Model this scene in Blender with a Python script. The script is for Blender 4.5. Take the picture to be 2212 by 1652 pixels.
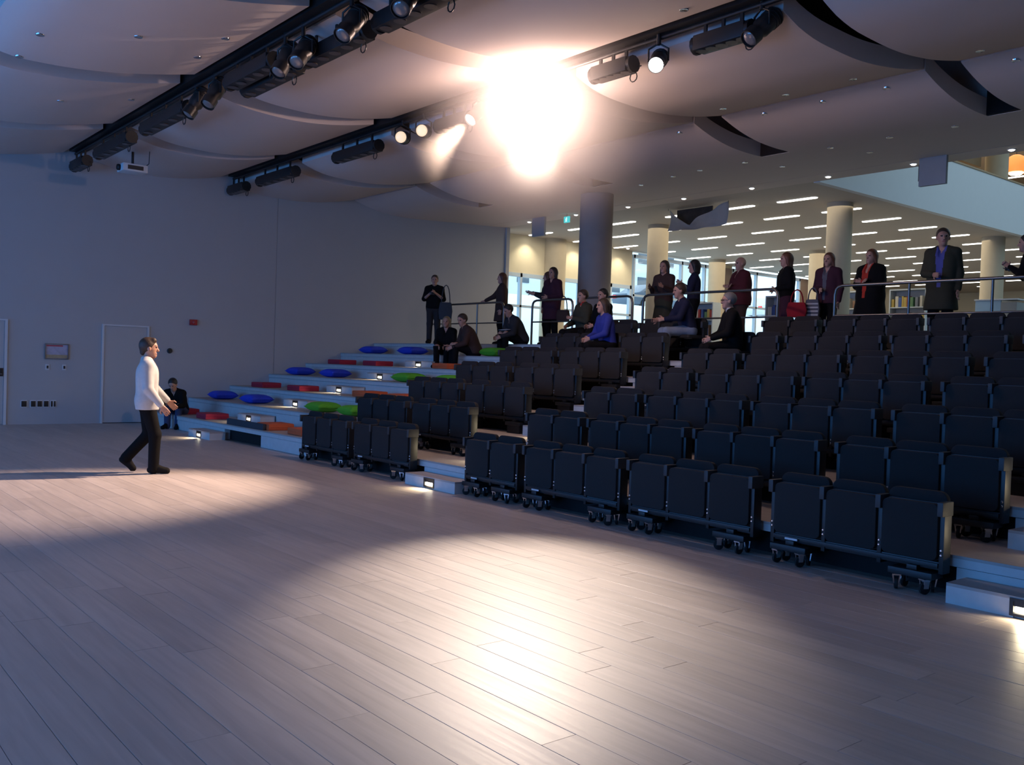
import bpy, bmesh, math, random
import numpy as np
from mathutils import Vector, Matrix

random.seed(7)
rng = np.random.default_rng(7)
SC = bpy.context.scene
COL = SC.collection
for o in list(bpy.data.objects):
    bpy.data.objects.remove(o)

# ---------------------------------------------------------------- camera, world, exposure
F_PX, W_PX, H_PX = 2011.5, 2212, 1652
YAW, PITCH, ROLL = (math.radians(a) for a in (39.35, 1.15, 1.875))
fwd = Vector((-math.cos(YAW) * math.cos(PITCH), math.sin(YAW) * math.cos(PITCH), -math.sin(PITCH)))
rgt = Vector((math.sin(YAW), math.cos(YAW), 0))
upv = rgt.cross(fwd)
rgt, upv = rgt * math.cos(ROLL) + upv * math.sin(ROLL), upv * math.cos(ROLL) - rgt * math.sin(ROLL)
cam_data = bpy.data.cameras.new('camera')
cam_data.sensor_fit = 'HORIZONTAL'
cam_data.sensor_width = 36
cam_data.lens = 36 * F_PX / W_PX
cam_data.clip_end = 300
cam = bpy.data.objects.new('camera', cam_data)
COL.objects.link(cam)
m3 = Matrix((rgt, upv, -fwd)).transposed()
cam.matrix_world = Matrix.Translation((0, 0, 1.6)) @ m3.to_4x4()
SC.camera = cam

SC.view_settings.view_transform = 'Standard'
SC.view_settings.look = 'None'
SC.view_settings.gamma = 1
SC.view_settings.use_curve_mapping = False
SC.view_settings.exposure = 0.0

world = bpy.data.worlds.new('world')
SC.world = world
world.use_nodes = True
bg = world.node_tree.nodes['Background']
bg.inputs[0].default_value = (0.70, 0.87, 1.0, 1)
bg.inputs[1].default_value = 2.3
SC.cycles.max_bounces = 5
SC.cycles.diffuse_bounces = 3
SC.cycles.glossy_bounces = 2
SC.cycles.transparent_max_bounces = 6
SC.cycles.volume_step_rate = 3
SC.cycles.volume_max_steps = 64
SC.cycles.volume_bounces = 0
SC.cycles.sample_clamp_indirect = 4
SC.cycles.caustics_reflective = False
SC.cycles.caustics_refractive = False


def area(name, loc, target, sx, sy, power, color, spread=180):
    d = bpy.data.lights.new(name, 'AREA')
    d.shape = 'RECTANGLE'
    d.size, d.size_y, d.energy, d.color = sx, sy, power, color
    d.spread = math.radians(spread)
    o = bpy.data.objects.new(name, d)
    COL.objects.link(o)
    o.location = loc
    o.rotation_euler = (Vector(target) - Vector(loc)).to_track_quat('-Z', 'Y').to_euler()
    return o


def spot(name, loc, target, power, color, ang, blend, rad=.05):
    d = bpy.data.lights.new(name, 'SPOT')
    d.energy, d.color, d.spot_size, d.spot_blend, d.shadow_soft_size = power, color, math.radians(ang), blend, rad
    o = bpy.data.objects.new(name, d)
    COL.objects.link(o)
    o.location = loc
    o.rotation_euler = (Vector(target) - Vector(loc)).to_track_quat('-Z', 'Y').to_euler()
    return o


# daylight entering through the three tall windows of the wall behind the camera
DAY = (0.30, 0.55, 1.0)
WINDOWS = ((-20.3, -14.3), (-13.3, -7.3), (-6.3, -0.3))
for i, (wx0, wx1) in enumerate(WINDOWS):
    area('daylight', ((wx0 + wx1) / 2, -7.25, 2.5), ((wx0 + wx1) / 2, 0, 2.2), wx1 - wx0, 3.8, 260, DAY)
# library strip lighting: soft light of the rows of ceiling strips
for ly in (20.5, 26, 33):
    area('strip_light_glow', (-16.8, ly, 5.5), (-16.8, ly, 0), 10, 4.5, 230, (1, .88, .68))
area('upper_floor_fill', (-15.5, 30, 9.5), (-15.5, 30, 0), 6, 12, 260, (1, .85, .6))  # added fill lamp to brighten the upper floor, no fixture of its own
area('atrium_fill', (-4, 28, 9.5), (-4, 28, 0), 12, 18, 800, (.55, .8, 1))  # added overhead fill for the atrium, the ceiling above it is closed

# ---------------------------------------------------------------- materials
MATS = {}


def mat(name, col, rough=.6, metal=0, var=.06, scale=6, bump=0, bscale=60, emit=None, es=0, spec=None, rnd=0):
    """procedural principled material: noise-varied colour, optional relief, optional random shade per object"""
    if name in MATS:
        return MATS[name]
    m = bpy.data.materials.new(name)
    m.use_nodes = True
    nt = m.node_tree
    b = nt.nodes['Principled BSDF']
    b.inputs['Roughness'].default_value = rough
    b.inputs['Metallic'].default_value = metal
    if spec is not None:
        b.inputs['Specular IOR Level'].default_value = spec
    tc = nt.nodes.new('ShaderNodeTexCoord')
    nz = nt.nodes.new('ShaderNodeTexNoise')
    nz.inputs['Scale'].default_value = scale
    nz.inputs['Detail'].default_value = 4
    nt.links.new(tc.outputs['Object'], nz.inputs['Vector'])
    mr = nt.nodes.new('ShaderNodeMapRange')
    mr.inputs[3].default_value = 1 - var
    mr.inputs[4].default_value = 1 + var
    nt.links.new(nz.outputs['Fac'], mr.inputs[0])
    src = mr.outputs[0]
    if rnd:
        oi = nt.nodes.new('ShaderNodeObjectInfo')
        m2 = nt.nodes.new('ShaderNodeMapRange')
        m2.inputs[3].default_value = 1 - rnd
        m2.inputs[4].default_value = 1 + rnd
        nt.links.new(oi.outputs['Random'], m2.inputs[0])
        mm = nt.nodes.new('ShaderNodeMath')
        mm.operation = 'MULTIPLY'
        nt.links.new(src, mm.inputs[0])
        nt.links.new(m2.outputs[0], mm.inputs[1])
        src = mm.outputs[0]
    vm = nt.nodes.new('ShaderNodeVectorMath')
    vm.operation = 'SCALE'
    vm.inputs[0].default_value = col[:3]
    nt.links.new(src, vm.inputs['Scale'])
    nt.links.new(vm.outputs[0], b.inputs['Base Color'])
    if bump:
        n2 = nt.nodes.new('ShaderNodeTexNoise')
        n2.inputs['Scale'].default_value = bscale
        nt.links.new(tc.outputs['Object'], n2.inputs['Vector'])
        bp = nt.nodes.new('ShaderNodeBump')
        bp.inputs['Strength'].default_value = bump
        bp.inputs['Distance'].default_value = .01
        nt.links.new(n2.outputs['Fac'], bp.inputs['Height'])
        nt.links.new(bp.outputs[0], b.inputs['Normal'])
    if emit:
        b.inputs['Emission Color'].default_value = (*emit, 1)
        b.inputs['Emission Strength'].default_value = es
        m.cycles.emission_sampling = 'NONE'
    MATS[name] = m
    return m


def wood(name, col, island, rough=.42, var=.075):
    """pale oiled wood boards: a shade per board and stretched grain along X"""
    m = bpy.data.materials.new(name)
    m.use_nodes = True
    nt = m.node_tree
    b = nt.nodes['Principled BSDF']
    b.inputs['Roughness'].default_value = rough
    geo = nt.nodes.new('ShaderNodeNewGeometry')
    if island:
        rnd = geo.outputs['Random Per Island']
    else:
        rnd = nt.nodes.new('ShaderNodeObjectInfo').outputs['Random']
    mp = nt.nodes.new('ShaderNodeMapping')
    mp.inputs['Scale'].default_value = (.9, 14, 14)
    nt.links.new(geo.outputs['Position'], mp.inputs['Vector'])
    off = nt.nodes.new('ShaderNodeVectorMath')
    off.operation = 'SCALE'
    off.inputs[0].default_value = (37, 11, 5)
    nt.links.new(rnd, off.inputs['Scale'])
    nt.links.new(off.outputs[0], mp.inputs['Location'])
    nz = nt.nodes.new('ShaderNodeTexNoise')
    nz.inputs['Scale'].default_value = 1.6
    nz.inputs['Detail'].default_value = 6
    nz.inputs['Distortion'].default_value = .6
    nt.links.new(mp.outputs[0], nz.inputs['Vector'])
    a = nt.nodes.new('ShaderNodeMapRange')
    a.inputs[3].default_value, a.inputs[4].default_value = 1 - var, 1 + var
    nt.links.new(rnd, a.inputs[0])
    g = nt.nodes.new('ShaderNodeMapRange')
    g.inputs[1].default_value, g.inputs[2].default_value = .3, .7
    g.inputs[3].default_value, g.inputs[4].default_value = .88, 1.1
    nt.links.new(nz.outputs['Fac'], g.inputs[0])
    mul = nt.nodes.new('ShaderNodeMath')
    mul.operation = 'MULTIPLY'
    nt.links.new(a.outputs[0], mul.inputs[0])
    nt.links.new(g.outputs[0], mul.inputs[1])
    vm = nt.nodes.new('ShaderNodeVectorMath')
    vm.operation = 'SCALE'
    vm.inputs[0].default_value = col
    nt.links.new(mul.outputs[0], vm.inputs['Scale'])
    nt.links.new(vm.outputs[0], b.inputs['Base Color'])
    rr = nt.nodes.new('ShaderNodeMapRange')
    rr.inputs[3].default_value, rr.inputs[4].default_value = rough - .07, rough + .1
    nt.links.new(nz.outputs['Fac'], rr.inputs[0])
    nt.links.new(rr.outputs[0], b.inputs['Roughness'])
    return m


def glass(name, tint=(.9, .97, 1)):
    m = bpy.data.materials.new(name)
    m.use_nodes = True
    nt = m.node_tree
    nt.nodes.remove(nt.nodes['Principled BSDF'])
    t = nt.nodes.new('ShaderNodeBsdfTransparent')
    t.inputs[0].default_value = (*tint, 1)
    g = nt.nodes.new('ShaderNodeBsdfGlossy')
    g.inputs['Roughness'].default_value = .05
    mx = nt.nodes.new('ShaderNodeMixShader')
    lw = nt.nodes.new('ShaderNodeLayerWeight')
    lw.inputs[0].default_value = .25
    mu = nt.nodes.new('ShaderNodeMath')
    mu.operation = 'MULTIPLY'
    mu.inputs[1].default_value = .22
    nt.links.new(lw.outputs['Facing'], mu.inputs[0])
    nt.links.new(mu.outputs[0], mx.inputs[0])
    nt.links.new(t.outputs[0], mx.inputs[1])
    nt.links.new(g.outputs[0], mx.inputs[2])
    nt.links.new(mx.outputs[0], nt.nodes['Material Output'].inputs[0])
    return m


FLOOR_C = (.50, .43, .39)
M_PLANK = wood('floor_plank_wood', FLOOR_C, False)
M_PLANKS = wood('floor_plank_wood_field', FLOOR_C, True)
M_TREAD = wood('tread_wood', (.42, .38, .35), True, .5)
M_RISER = mat('riser_white_oak', (.60, .60, .58), .6, var=.1, scale=9)
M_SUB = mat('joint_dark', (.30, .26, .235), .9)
M_WALL = mat('painted_wall', (.47, .47, .48), .85, var=.03, scale=2, bump=.03, bscale=120)
M_CEIL = mat('ceiling_white_plaster', (.74, .645, .60), .9, var=.02, scale=2)
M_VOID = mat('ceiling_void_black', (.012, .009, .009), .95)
M_BLACK = mat('black_painted_steel', (.012, .012, .013), .45, var=.1)
M_FABRIC = mat('charcoal_seat_fabric', (.021, .020, .021), .95, var=.12, scale=40, bump=.25, bscale=500, rnd=.12)
M_BACK = mat('dark_backrest_fabric', (.014, .012, .013), .9, var=.1, bump=.2, bscale=400)
M_FRAME = mat('grey_arm_plastic', (.032, .033, .036), .55)
M_CHROME = mat('chrome', (.75, .77, .8), .18, metal=1, var=.02)
M_RUBBER = mat('black_rubber', (.01, .01, .01), .7)
M_STEEL = mat('brushed_rail_steel', (.22, .21, .2), .35, metal=.9)
M_TAG = mat('white_tag', (.7, .7, .7), .5)
M_WHITE = mat('white_lacquer', (.75, .77, .78), .5, var=.03)
M_LIBCEIL = mat('library_ceiling_paint', (.56, .50, .44), .8, var=.02)
M_STRIP = mat('strip_light_diffuser', (1, 1, 1), .5, emit=(1, .97, .88), es=5)
M_DOWN = mat('downlight_lit_lens', (1, 1, 1), .5, emit=(1, .95, .85), es=9)
M_UNLIT = mat('downlight_dark_lens', (.35, .34, .33), .25, metal=.4)
M_COLUMN = mat('concrete_column', (.50, .42, .30), .8, var=.08, scale=5, bump=.05, bscale=40)
M_COLHALL = mat('hall_column_concrete', (.36, .31, .28), .8, var=.08, scale=5, bump=.05, bscale=40)
M_BEIGE = mat('beige_plaster', (.68, .60, .44), .8, var=.03)
M_FRAMEBLUE = mat('window_frame_aluminium', (.45, .55, .66), .5, metal=.2)
M_GLASS = glass('window_glass')
M_GLASSHALL = glass('blue_tinted_hall_glass', (.42, .72, 1.0))  # unseen panes, blue tint added to colour the hall's daylight
M_PARAPET = mat('parapet_white', (.72, .76, .78), .7, var=.02)
M_STEPLENS = mat('step_light_lens', (1, 1, 1), .4, emit=(1, .9, .68), es=14)
M_LIBFLOOR = mat('library_carpet', (.20, .19, .18), .9, var=.1, scale=20)


# ---------------------------------------------------------------- mesh helpers
class MB:
    def __init__(self):
        self.v, self.f = [], []

    def box(self, x0, x1, y0, y1, z0, z1):
        n = len(self.v)
        self.v += [(x0, y0, z0), (x1, y0, z0), (x1, y1, z0), (x0, y1, z0), (x0, y0, z1), (x1, y0, z1), (x1, y1, z1), (x0, y1, z1)]
        self.f += [tuple(n + i for i in q) for q in ((3, 2, 1, 0), (4, 5, 6, 7), (0, 1, 5, 4), (1, 2, 6, 5), (2, 3, 7, 6), (3, 0, 4, 7))]
        return self

    def cyl(self, a, b, r0, r1=None, n=16):
        r1 = r0 if r1 is None else r1
        a, b = Vector(a), Vector(b)
        d = (b - a).normalized()
        u = d.orthogonal().normalized()
        w = d.cross(u)
        s = len(self.v)
        for p, r in ((a, r0), (b, r1)):
            for i in range(n):
                t = 2 * math.pi * i / n
                self.v.append(tuple(p + (u * math.cos(t) + w * math.sin(t)) * r))
        for i in range(n):
            j = (i + 1) % n
            self.f.append((s + i, s + j, s + n + j, s + n + i))
        self.f.append(tuple(s + n - 1 - i for i in range(n)))
        self.f.append(tuple(s + n + i for i in range(n)))
        return self

    def tube(self, pts, r, n=8):
        pts = [Vector(p) for p in pts]
        s = len(self.v)
        u = None
        for i, p in enumerate(pts):
            d = (pts[min(i + 1, len(pts) - 1)] - pts[max(i - 1, 0)]).normalized()
            u = d.orthogonal().normalized() if u is None else (u - d * u.dot(d)).normalized()
            w = d.cross(u)
            for k in range(n):
                t = 2 * math.pi * k / n
                self.v.append(tuple(p + (u * math.cos(t) + w * math.sin(t)) * r))
        for i in range(len(pts) - 1):
            for k in range(n):
                a, b = s + i * n + k, s + i * n + (k + 1) % n
                self.f.append((a, b, b + n, a + n))
        self.f.append(tuple(s + n - 1 - k for k in range(n)))
        e = s + (len(pts) - 1) * n
        self.f.append(tuple(e + k for k in range(n)))
        return self

    def lathe(self, prof, n=20, axis=None):
        """revolve (r, z) profile around Z; axis = Matrix to place it"""
        s = len(self.v)
        for r, z in prof:
            for k in range(n):
                t = 2 * math.pi * k / n
                p = Vector((r * math.cos(t), r * math.sin(t), z))
                self.v.append(tuple(axis @ p if axis else p))
        for i in range(len(prof) - 1):
            for k in range(n):
                a, b = s + i * n + k, s + i * n + (k + 1) % n
                self.f.append((a, b, b + n, a + n))
        self.f.append(tuple(s + n - 1 - k for k in range(n)))
        e = s + (len(prof) - 1) * n
        self.f.append(tuple(e + k for k in range(n)))
        return self

    def prism(self, poly, y0, y1):
        """polygon in XZ extruded along Y"""
        n, s = len(poly), len(self.v)
        self.v += [(x, y0, z) for x, z in poly] + [(x, y1, z) for x, z in poly]
        for i in range(n):
            j = (i + 1) % n
            self.f.append((s + i, s + j, s + n + j, s + n + i))
        self.f.append(tuple(s + n - 1 - i for i in range(n)))
        self.f.append(tuple(s + n + i for i in range(n)))
        return self

    def xprism(self, poly, x0, x1):
        n, s = len(poly), len(self.v)
        self.v += [(x0, y, z) for y, z in poly] + [(x1, y, z) for y, z in poly]
        for i in range(n):
            j = (i + 1) % n
            self.f.append((s + i, s + j, s + n + j, s + n + i))
        self.f.append(tuple(s + n - 1 - i for i in range(n)))
        self.f.append(tuple(s + n + i for i in range(n)))
        return self

    def mesh(self, name, m, bevel=0, smooth=40):
        me = bpy.data.meshes.new(name)
        me.from_pydata(self.v, [], self.f)
        bm = bmesh.new()
        bm.from_mesh(me)
        bmesh.ops.recalc_face_normals(bm, faces=bm.faces)
        if bevel:
            bmesh.ops.bevel(bm, geom=list(bm.edges), offset=bevel, segments=2, affect='EDGES', profile=.6)
        bm.to_mesh(me)
        bm.free()
        me.materials.append(m)
        if smooth:
            me.polygons.foreach_set('use_smooth', [True] * len(me.polygons))
            me.set_sharp_from_angle(angle=math.radians(smooth))
        return me


def put(name, me, parent=None, loc=(0, 0, 0), rot=(0, 0, 0)):
    o = bpy.data.objects.new(name, me)
    COL.objects.link(o)
    o.location, o.rotation_euler = loc, rot
    if parent:
        o.parent = parent
    return o


def tag(o, label=None, cat=None, group=None, kind=None):
    if label:
        o['label'] = label
    if cat:
        o['category'] = cat
    if group:
        o['group'] = group
    if kind:
        o['kind'] = kind
    return o


def thing(name, label, cat, loc=(0, 0, 0), rz=0, group=None):
    return tag(put(name, None, None, loc, (0, 0, rz)), label, cat, group)


def struct(name, mb, m, label=None, parent=None, bevel=0):
    o = put(name, mb.mesh(name, m, bevel) if mb else None, parent)
    if not parent:
        o['kind'] = 'structure'
        if label:
            o['label'] = label
    return o


def rrect(w, h, r, n=4, x=0, z=0):
    """rounded rectangle outline in XZ"""
    pts = []
    for cx, cz, a0 in ((w / 2 - r, h / 2 - r, 0), (-w / 2 + r, h / 2 - r, 90), (-w / 2 + r, -h / 2 + r, 180), (w / 2 - r, -h / 2 + r, 270)):
        for i in range(n + 1):
            t = math.radians(a0 + 90 * i / n)
            pts.append((x + cx + r * math.cos(t), z + cz + r * math.sin(t)))
    return pts


# ---------------------------------------------------------------- layout constants (metres)
XW = -21.5          # left wall
XR = 8.0            # right wall, out of view
YF = -7.0           # window wall behind the camera
RISE, DEEP, Y1 = .29, .985, 6.93
NT = 7
ZP = RISE * NT      # library level
YP = Y1 + DEEP * (NT - 1)
ZS = 5.6            # soffit / library ceiling
YS = 17.15          # soffit edge
XG = -22.3          # library window wall

# ---------------------------------------------------------------- floor of planks
floor = struct('floor', MB().box(XW, XR, YF, Y1 + .3, -.2, -.012), M_SUB, 'hall floor of pale wood planks')
PW = .20
planks = []
y = YF
while y < Y1 - .01:
    x = XW + random.random() * -1.5
    while x < XR:
        L = random.choice((1.6, 2.0, 2.3, 2.6))
        planks.append((max(x, XW), min(x + L, XR), y, min(y + PW, Y1)))
        x += L
    y += PW


def plank_size(p):
    c = Vector(((p[0] + p[1]) / 2, (p[2] + p[3]) / 2, 0)) - Vector((0, 0, 1.6))
    z = c.dot(fwd)
    if z < .8:
        return 0
    u, v = F_PX * c.dot(rgt) / z, -F_PX * c.dot(upv) / z
    if abs(u) > W_PX / 2 + 60 or abs(v) > H_PX / 2 + 60:
        return 0
    return (p[1] - p[0]) * PW / z ** 3


planks.sort(key=plank_size, reverse=True)
pl_cache = {}
for i, (a, b, c, d) in enumerate(planks[:300]):
    key = round(b - a, 3), round(d - c, 3)
    if key not in pl_cache:
        w, h = (b - a) / 2 - .0014, (d - c) / 2 - .0014
        pl_cache[key] = MB().box(-w, w, -h, h, -.0119, 0).mesh('plank', M_PLANK, .0012, 0)
    put('plank', pl_cache[key], floor, ((a + b) / 2, (c + d) / 2, random.uniform(-.0006, 0)))
mb = MB()
for a, b, c, d in planks[300:]:
    mb.box(a + .0015, b - .0015, c + .0015, d - .0015, -.0119, 0)
tag(put('plank_field', mb.mesh('plank_field', M_PLANKS, 0, 0), floor), kind='stuff')

# ---------------------------------------------------------------- walls
wall_left = struct('wall_left', MB().box(XW - .3, XW, YF, 10.0, -.2, 7.2), M_WALL, 'pale painted hall wall with doors')
wl2 = struct('wall_left_rear', MB().box(XW - .3, XW + .0, 10.02, 17.2, -.2, 7.2), M_WALL, 'pale painted hall wall beside the stepped benches')
struct('trim_1', MB().box(XW - .05, XW - .012, 9.99, 10.03, 0, 7), M_WALL, 'narrow shadow joint in the wall')
struct('trim_2', MB().box(XW - .3, XW + .06, 17.2, 17.32, ZP, 7), M_WALL, 'end return of the hall wall')
wf = MB()
xs = [XW] + [v for w in WINDOWS for v in w] + [XR]
for i in range(0, len(xs) - 1, 2):
    wf.box(xs[i], xs[i + 1], YF - .3, YF, -.2, 7.2)
for a, b in WINDOWS:
    wf.box(a, b, YF - .3, YF, -.2, .6)
    wf.box(a, b, YF - .3, YF, 4.4, 7.2)
struct('wall_front', wf, M_WALL, 'window wall of the hall')
for i, (a, b) in enumerate(WINDOWS):
    wfr = MB()
    for x in (a + .03, (2 * a + b) / 3, (a + 2 * b) / 3, b - .03):
        wfr.box(x - .03, x + .03, YF - .16, YF - .08, .6, 4.4)
    wfr.box(a, b, YF - .16, YF - .08, .6, .66)
    wfr.box(a, b, YF - .16, YF - .08, 4.34, 4.4)
    w = struct(f'window_{i + 1}', wfr, M_FRAMEBLUE, 'tall hall window')
    put('pane', MB().box(a, b, YF - .125, YF - .115, .62, 4.38).mesh('pane', M_GLASSHALL), w)
struct('wall_right', MB().box(XR, XR + .3, YF, 45, -.2, 10.5), M_WALL, 'side wall of hall and library')

# door leaf, flush in the left wall
M_DOOR = mat('door_paint', (.50, .50, .50), .7, var=.02)
M_LIGHTTRIM = mat('door_trim_light', (.66, .68, .7), .5)
d1 = struct('door_1', MB().box(XW + .001, XW + .02, 6.02, 6.93, .015, 2.14), M_DOOR, 'flush white door in the hall wall')
put('door_frame', MB().box(XW, XW + .035, 5.97, 6.015, 0, 2.18).box(XW, XW + .035, 6.935, 6.98, 0, 2.18).box(XW, XW + .035, 6.015, 6.935, 2.145, 2.18).mesh('door_frame', M_LIGHTTRIM), d1)
put('door_gap', MB().box(XW, XW + .024, 6.02, 6.93, .0, .014).mesh('door_gap', M_VOID), d1)
d2 = struct('door_2', MB().box(XW + .001, XW + .02, 3.15, 4.06, .015, 2.14), M_DOOR, 'flush white door with a lever lock')
put('door_frame', MB().box(XW, XW + .035, 4.065, 4.12, 0, 2.18).box(XW, XW + .035, 3.09, 3.145, 0, 2.18).box(XW, XW + .035, 3.145, 4.065, 2.145, 2.18).mesh('door_frame', M_LIGHTTRIM), d2)
hd = put('lock_plate', MB().box(XW + .02, XW + .035, 3.99, 4.05, 1.0, 1.17).mesh('lock_plate', M_BLACK, .004), d2)
put('lever', MB().tube([(XW + .03, 4.02, 1.05), (XW + .08, 4.02, 1.05), (XW + .085, 3.9, 1.05)], .011).mesh('lever', M_CHROME), hd)

# things fixed to the left wall
fr = thing('wall_poster_frame', 'small framed notice with red heading on the hall wall', 'frame', (XW, 5.065, 1.545))
put('frame', MB().box(0, .03, -.235, -.215, -.165, .165).box(0, .03, .215, .235, -.165, .165).box(0, .03, -.215, .215, .145, .165).box(0, .03, -.215, .215, -.165, -.145).mesh('frame', M_CHROME), fr)
put('print', MB().box(0, .012, -.215, .215, -.145, .145).mesh('print', mat('print_lilac', (.42, .42, .55), .5, var=.35, scale=9)), fr)
put('heading_band', MB().box(.012, .014, -.205, .12, .105, .135).mesh('heading_band', mat('print_red', (.45, .07, .10), .5)), fr)
put('lower_band', MB().box(.012, .014, -.21, .21, -.14, -.07).mesh('lower_band', mat('print_ochre', (.42, .35, .22), .5, var=.2, scale=20)), fr)
for i, yy in enumerate((4.89, 5.22)):
    t = thing('light_switch', ('pale switch plate below the framed notice, nearer the lever door', 'pale switch plate below the framed notice, nearer the plain door')[i], 'switch', (XW, yy, 1.21))
    put('plate', MB().box(0, .012, -.04, .04, -.06, .06).mesh('plate', M_LIGHTTRIM, .003), t)
    put('rocker', MB().box(.012, .02, -.018, .018, -.03, .03).mesh('rocker', M_FRAME, .003), t)
sk = [(4.455, .1), (4.63, .09), (4.755, .09), (4.88, .09), (4.99, .035), (5.045, .035)]
for i, (yy, w) in enumerate(sk):
    nm = ('first', 'second', 'third', 'fourth', 'narrow fifth', 'narrow sixth')[i]
    t = thing('wall_socket', f'{nm} black wall socket in the low row, counted from the lever door', 'socket', (XW, yy, .43), 0, 'row of wall sockets')
    put('plate', MB().box(0, .015, -w / 2 - .012, w / 2 + .012, -.075, .075).mesh('plate', M_LIGHTTRIM, .003), t)
    put('insert', MB().box(.015, .02, -w / 2, w / 2, -.06, .06).mesh('insert', M_BLACK, .002), t)
al = thing('alarm_box', 'small red alarm box high on the hall wall', 'alarm', (XW, 7.975, 2.32))
put('housing', MB().box(0, .06, -.085, .085, -.065, .065).mesh('housing', mat('alarm_red', (.40, .02, .03), .4), .008), al)
put('lens', MB().lathe([(.035, .06), (.03, .075), (.015, .085)], 12, Matrix.Rotation(math.pi / 2, 4, 'Y')).mesh('lens', mat('alarm_lens', (.5, .1, .1), .2)), al)
th = thing('thermostat', 'small round grey thermostat on the hall wall past the plain door', 'thermostat', (XW, 7.45, 1.64))
put('housing', MB().lathe([(.06, 0), (.06, .02), (.045, .035)], 20, Matrix.Rotation(math.pi / 2, 4, 'Y')).mesh('housing', M_FRAME), th)
put('dial', MB().lathe([(.03, .035), (.028, .045)], 16, Matrix.Rotation(math.pi / 2, 4, 'Y')).mesh('dial', M_BLACK), th)

# ---------------------------------------------------------------- ceiling: dark deck, curved panels, soffit
ceiling = struct('ceiling', MB().box(XW - .3, XR, YF, 14.2, 6.5, 6.7), M_VOID, 'dark deck above the curved ceiling panels')
YD = 14.05          # where the curved panels run into the flat rear ceiling
A_ = [(2.25, 5.62), (2.4, 5.54), (2.62, 5.485), (3.1, 5.47), (3.7, 5.51), (4.3, 5.60), (4.7, 5.68), (5.1, 5.77)]
STRIPS = [[(yy - 10.4, z) for yy, z in A_][:], [(yy - 6.95, z) for yy, z in A_], [(yy - 3.47, z) for yy, z in A_], A_,
          [(5.45, 5.76), (5.8, 5.68), (6.1, 5.61), (6.6, 5.565), (7.1, 5.56), (7.6, 5.60), (8.2, 5.70), (8.55, 5.78)],
          [(8.92, 5.66), (9.2, 5.56), (9.5, 5.50), (10.0, 5.47), (10.5, 5.47), (11.2, 5.54), (11.8, 5.65), (12.1, 5.72)],
          [(12.15, 5.71), (12.4, 5.63), (12.7, 5.555), (13.1, 5.49), (13.6, 5.46), (YD, 5.465)]]
STRIPS[0] = [p for p in STRIPS[0] if p[0] > YF]


def smooth_profile(P, n=22):
    P = np.array(P)
    ys = np.linspace(P[0, 0], P[-1, 0], n)
    # cubic through the points (Catmull-Rom tangents)
    t = np.gradient(P[:, 1], P[:, 0])
    i = np.clip(np.searchsorted(P[:, 0], ys) - 1, 0, len(P) - 2)
    h = P[i + 1, 0] - P[i, 0]
    s = (ys - P[i, 0]) / h
    z = (2 * s ** 3 - 3 * s ** 2 + 1) * P[i, 1] + (s ** 3 - 2 * s ** 2 + s) * h * t[i] + (-2 * s ** 3 + 3 * s ** 2) * P[i + 1, 1] + (s ** 3 - s ** 2) * h * t[i + 1]
    return list(zip(ys, z))


PANEL_X = [(XW, -18.6), (-18.05, -14.55), (-13.95, -10.25), (-9.68, -6.3), (-5.82, -2.2), (-1.65, 2.0), (2.63, 7.9)]
THICK = .26
pan_cache = {}
for si, S in enumerate(STRIPS):
    prof = smooth_profile(S)
    for (x0, x1) in PANEL_X:
        mbp = MB()
        w = x1 - x0
        n = len(prof)
        for x in (0, w):
            mbp.v += [(x, yy, z) for yy, z in prof] + [(x, yy, z + THICK) for yy, z in prof]
        m2 = 2 * n
        for i in range(n - 1):
            mbp.f += [(i, i + 1, m2 + i + 1, m2 + i), (n + i, n + i + 1, m2 + n + i + 1, m2 + n + i)]
            mbp.f += [(i, i + 1, n + i + 1, n + i), (m2 + i, m2 + i + 1, m2 + n + i + 1, m2 + n + i)]
        mbp.f += [(0, n, m2 + n, m2), (n - 1, 2 * n - 1, m2 + 2 * n - 1, m2 + n - 1)]
        put('ceiling_panel', mbp.mesh('ceiling_panel', M_CEIL, 0, 30), ceiling, (x0, 0, 0))
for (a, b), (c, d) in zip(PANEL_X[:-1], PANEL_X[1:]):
    put('gap_liner', MB().box(b, c, YD - .06, YD - .004, 5.47, 6.4).mesh('gap_liner', M_VOID), ceiling)  # black cover added so the end of each gap reads as shade
# flat rear ceiling with a joint line and the soffit strip at the library edge
sof = MB()
n = len(sof.v)


def wedge(mb, x0, x1, y0, z0, y1, z1, top):
    s = len(mb.v)
    mb.v += [(x0, y0, z0), (x1, y0, z0), (x1, y1, z1), (x0, y1, z1), (x0, y0, top), (x1, y0, top), (x1, y1, top), (x0, y1, top)]
    mb.f += [tuple(s + i for i in q) for q in ((3, 2, 1, 0), (4, 5, 6, 7), (0, 1, 5, 4), (1, 2, 6, 5), (2, 3, 7, 6), (3, 0, 4, 7))]


def flat_z(yy):
    return 5.465 + (yy - YD) * (ZS - 5.465) / (YS - YD)


wedge(sof, XW, XR, YD, 5.465, 16.45, flat_z(16.45), 6.7)
struct('ceiling_rear', sof, M_CEIL, 'flat rear part of the hall ceiling')
sof2 = MB()
wedge(sof2, XW, XR, 16.475, flat_z(16.475), YS, ZS, 6.7)
struct('trim_3', sof2, M_CEIL, 'soffit strip along the library edge of the ceiling')


def ceil_z(x, yy):
    if yy >= YD:
        return flat_z(yy)
    for S in STRIPS:
        if S[0][0] <= yy <= S[-1][0]:
            pr = smooth_profile(S, 60)
            return float(np.interp(yy, [p[0] for p in pr], [p[1] for p in pr]))
    return 5.75


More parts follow.
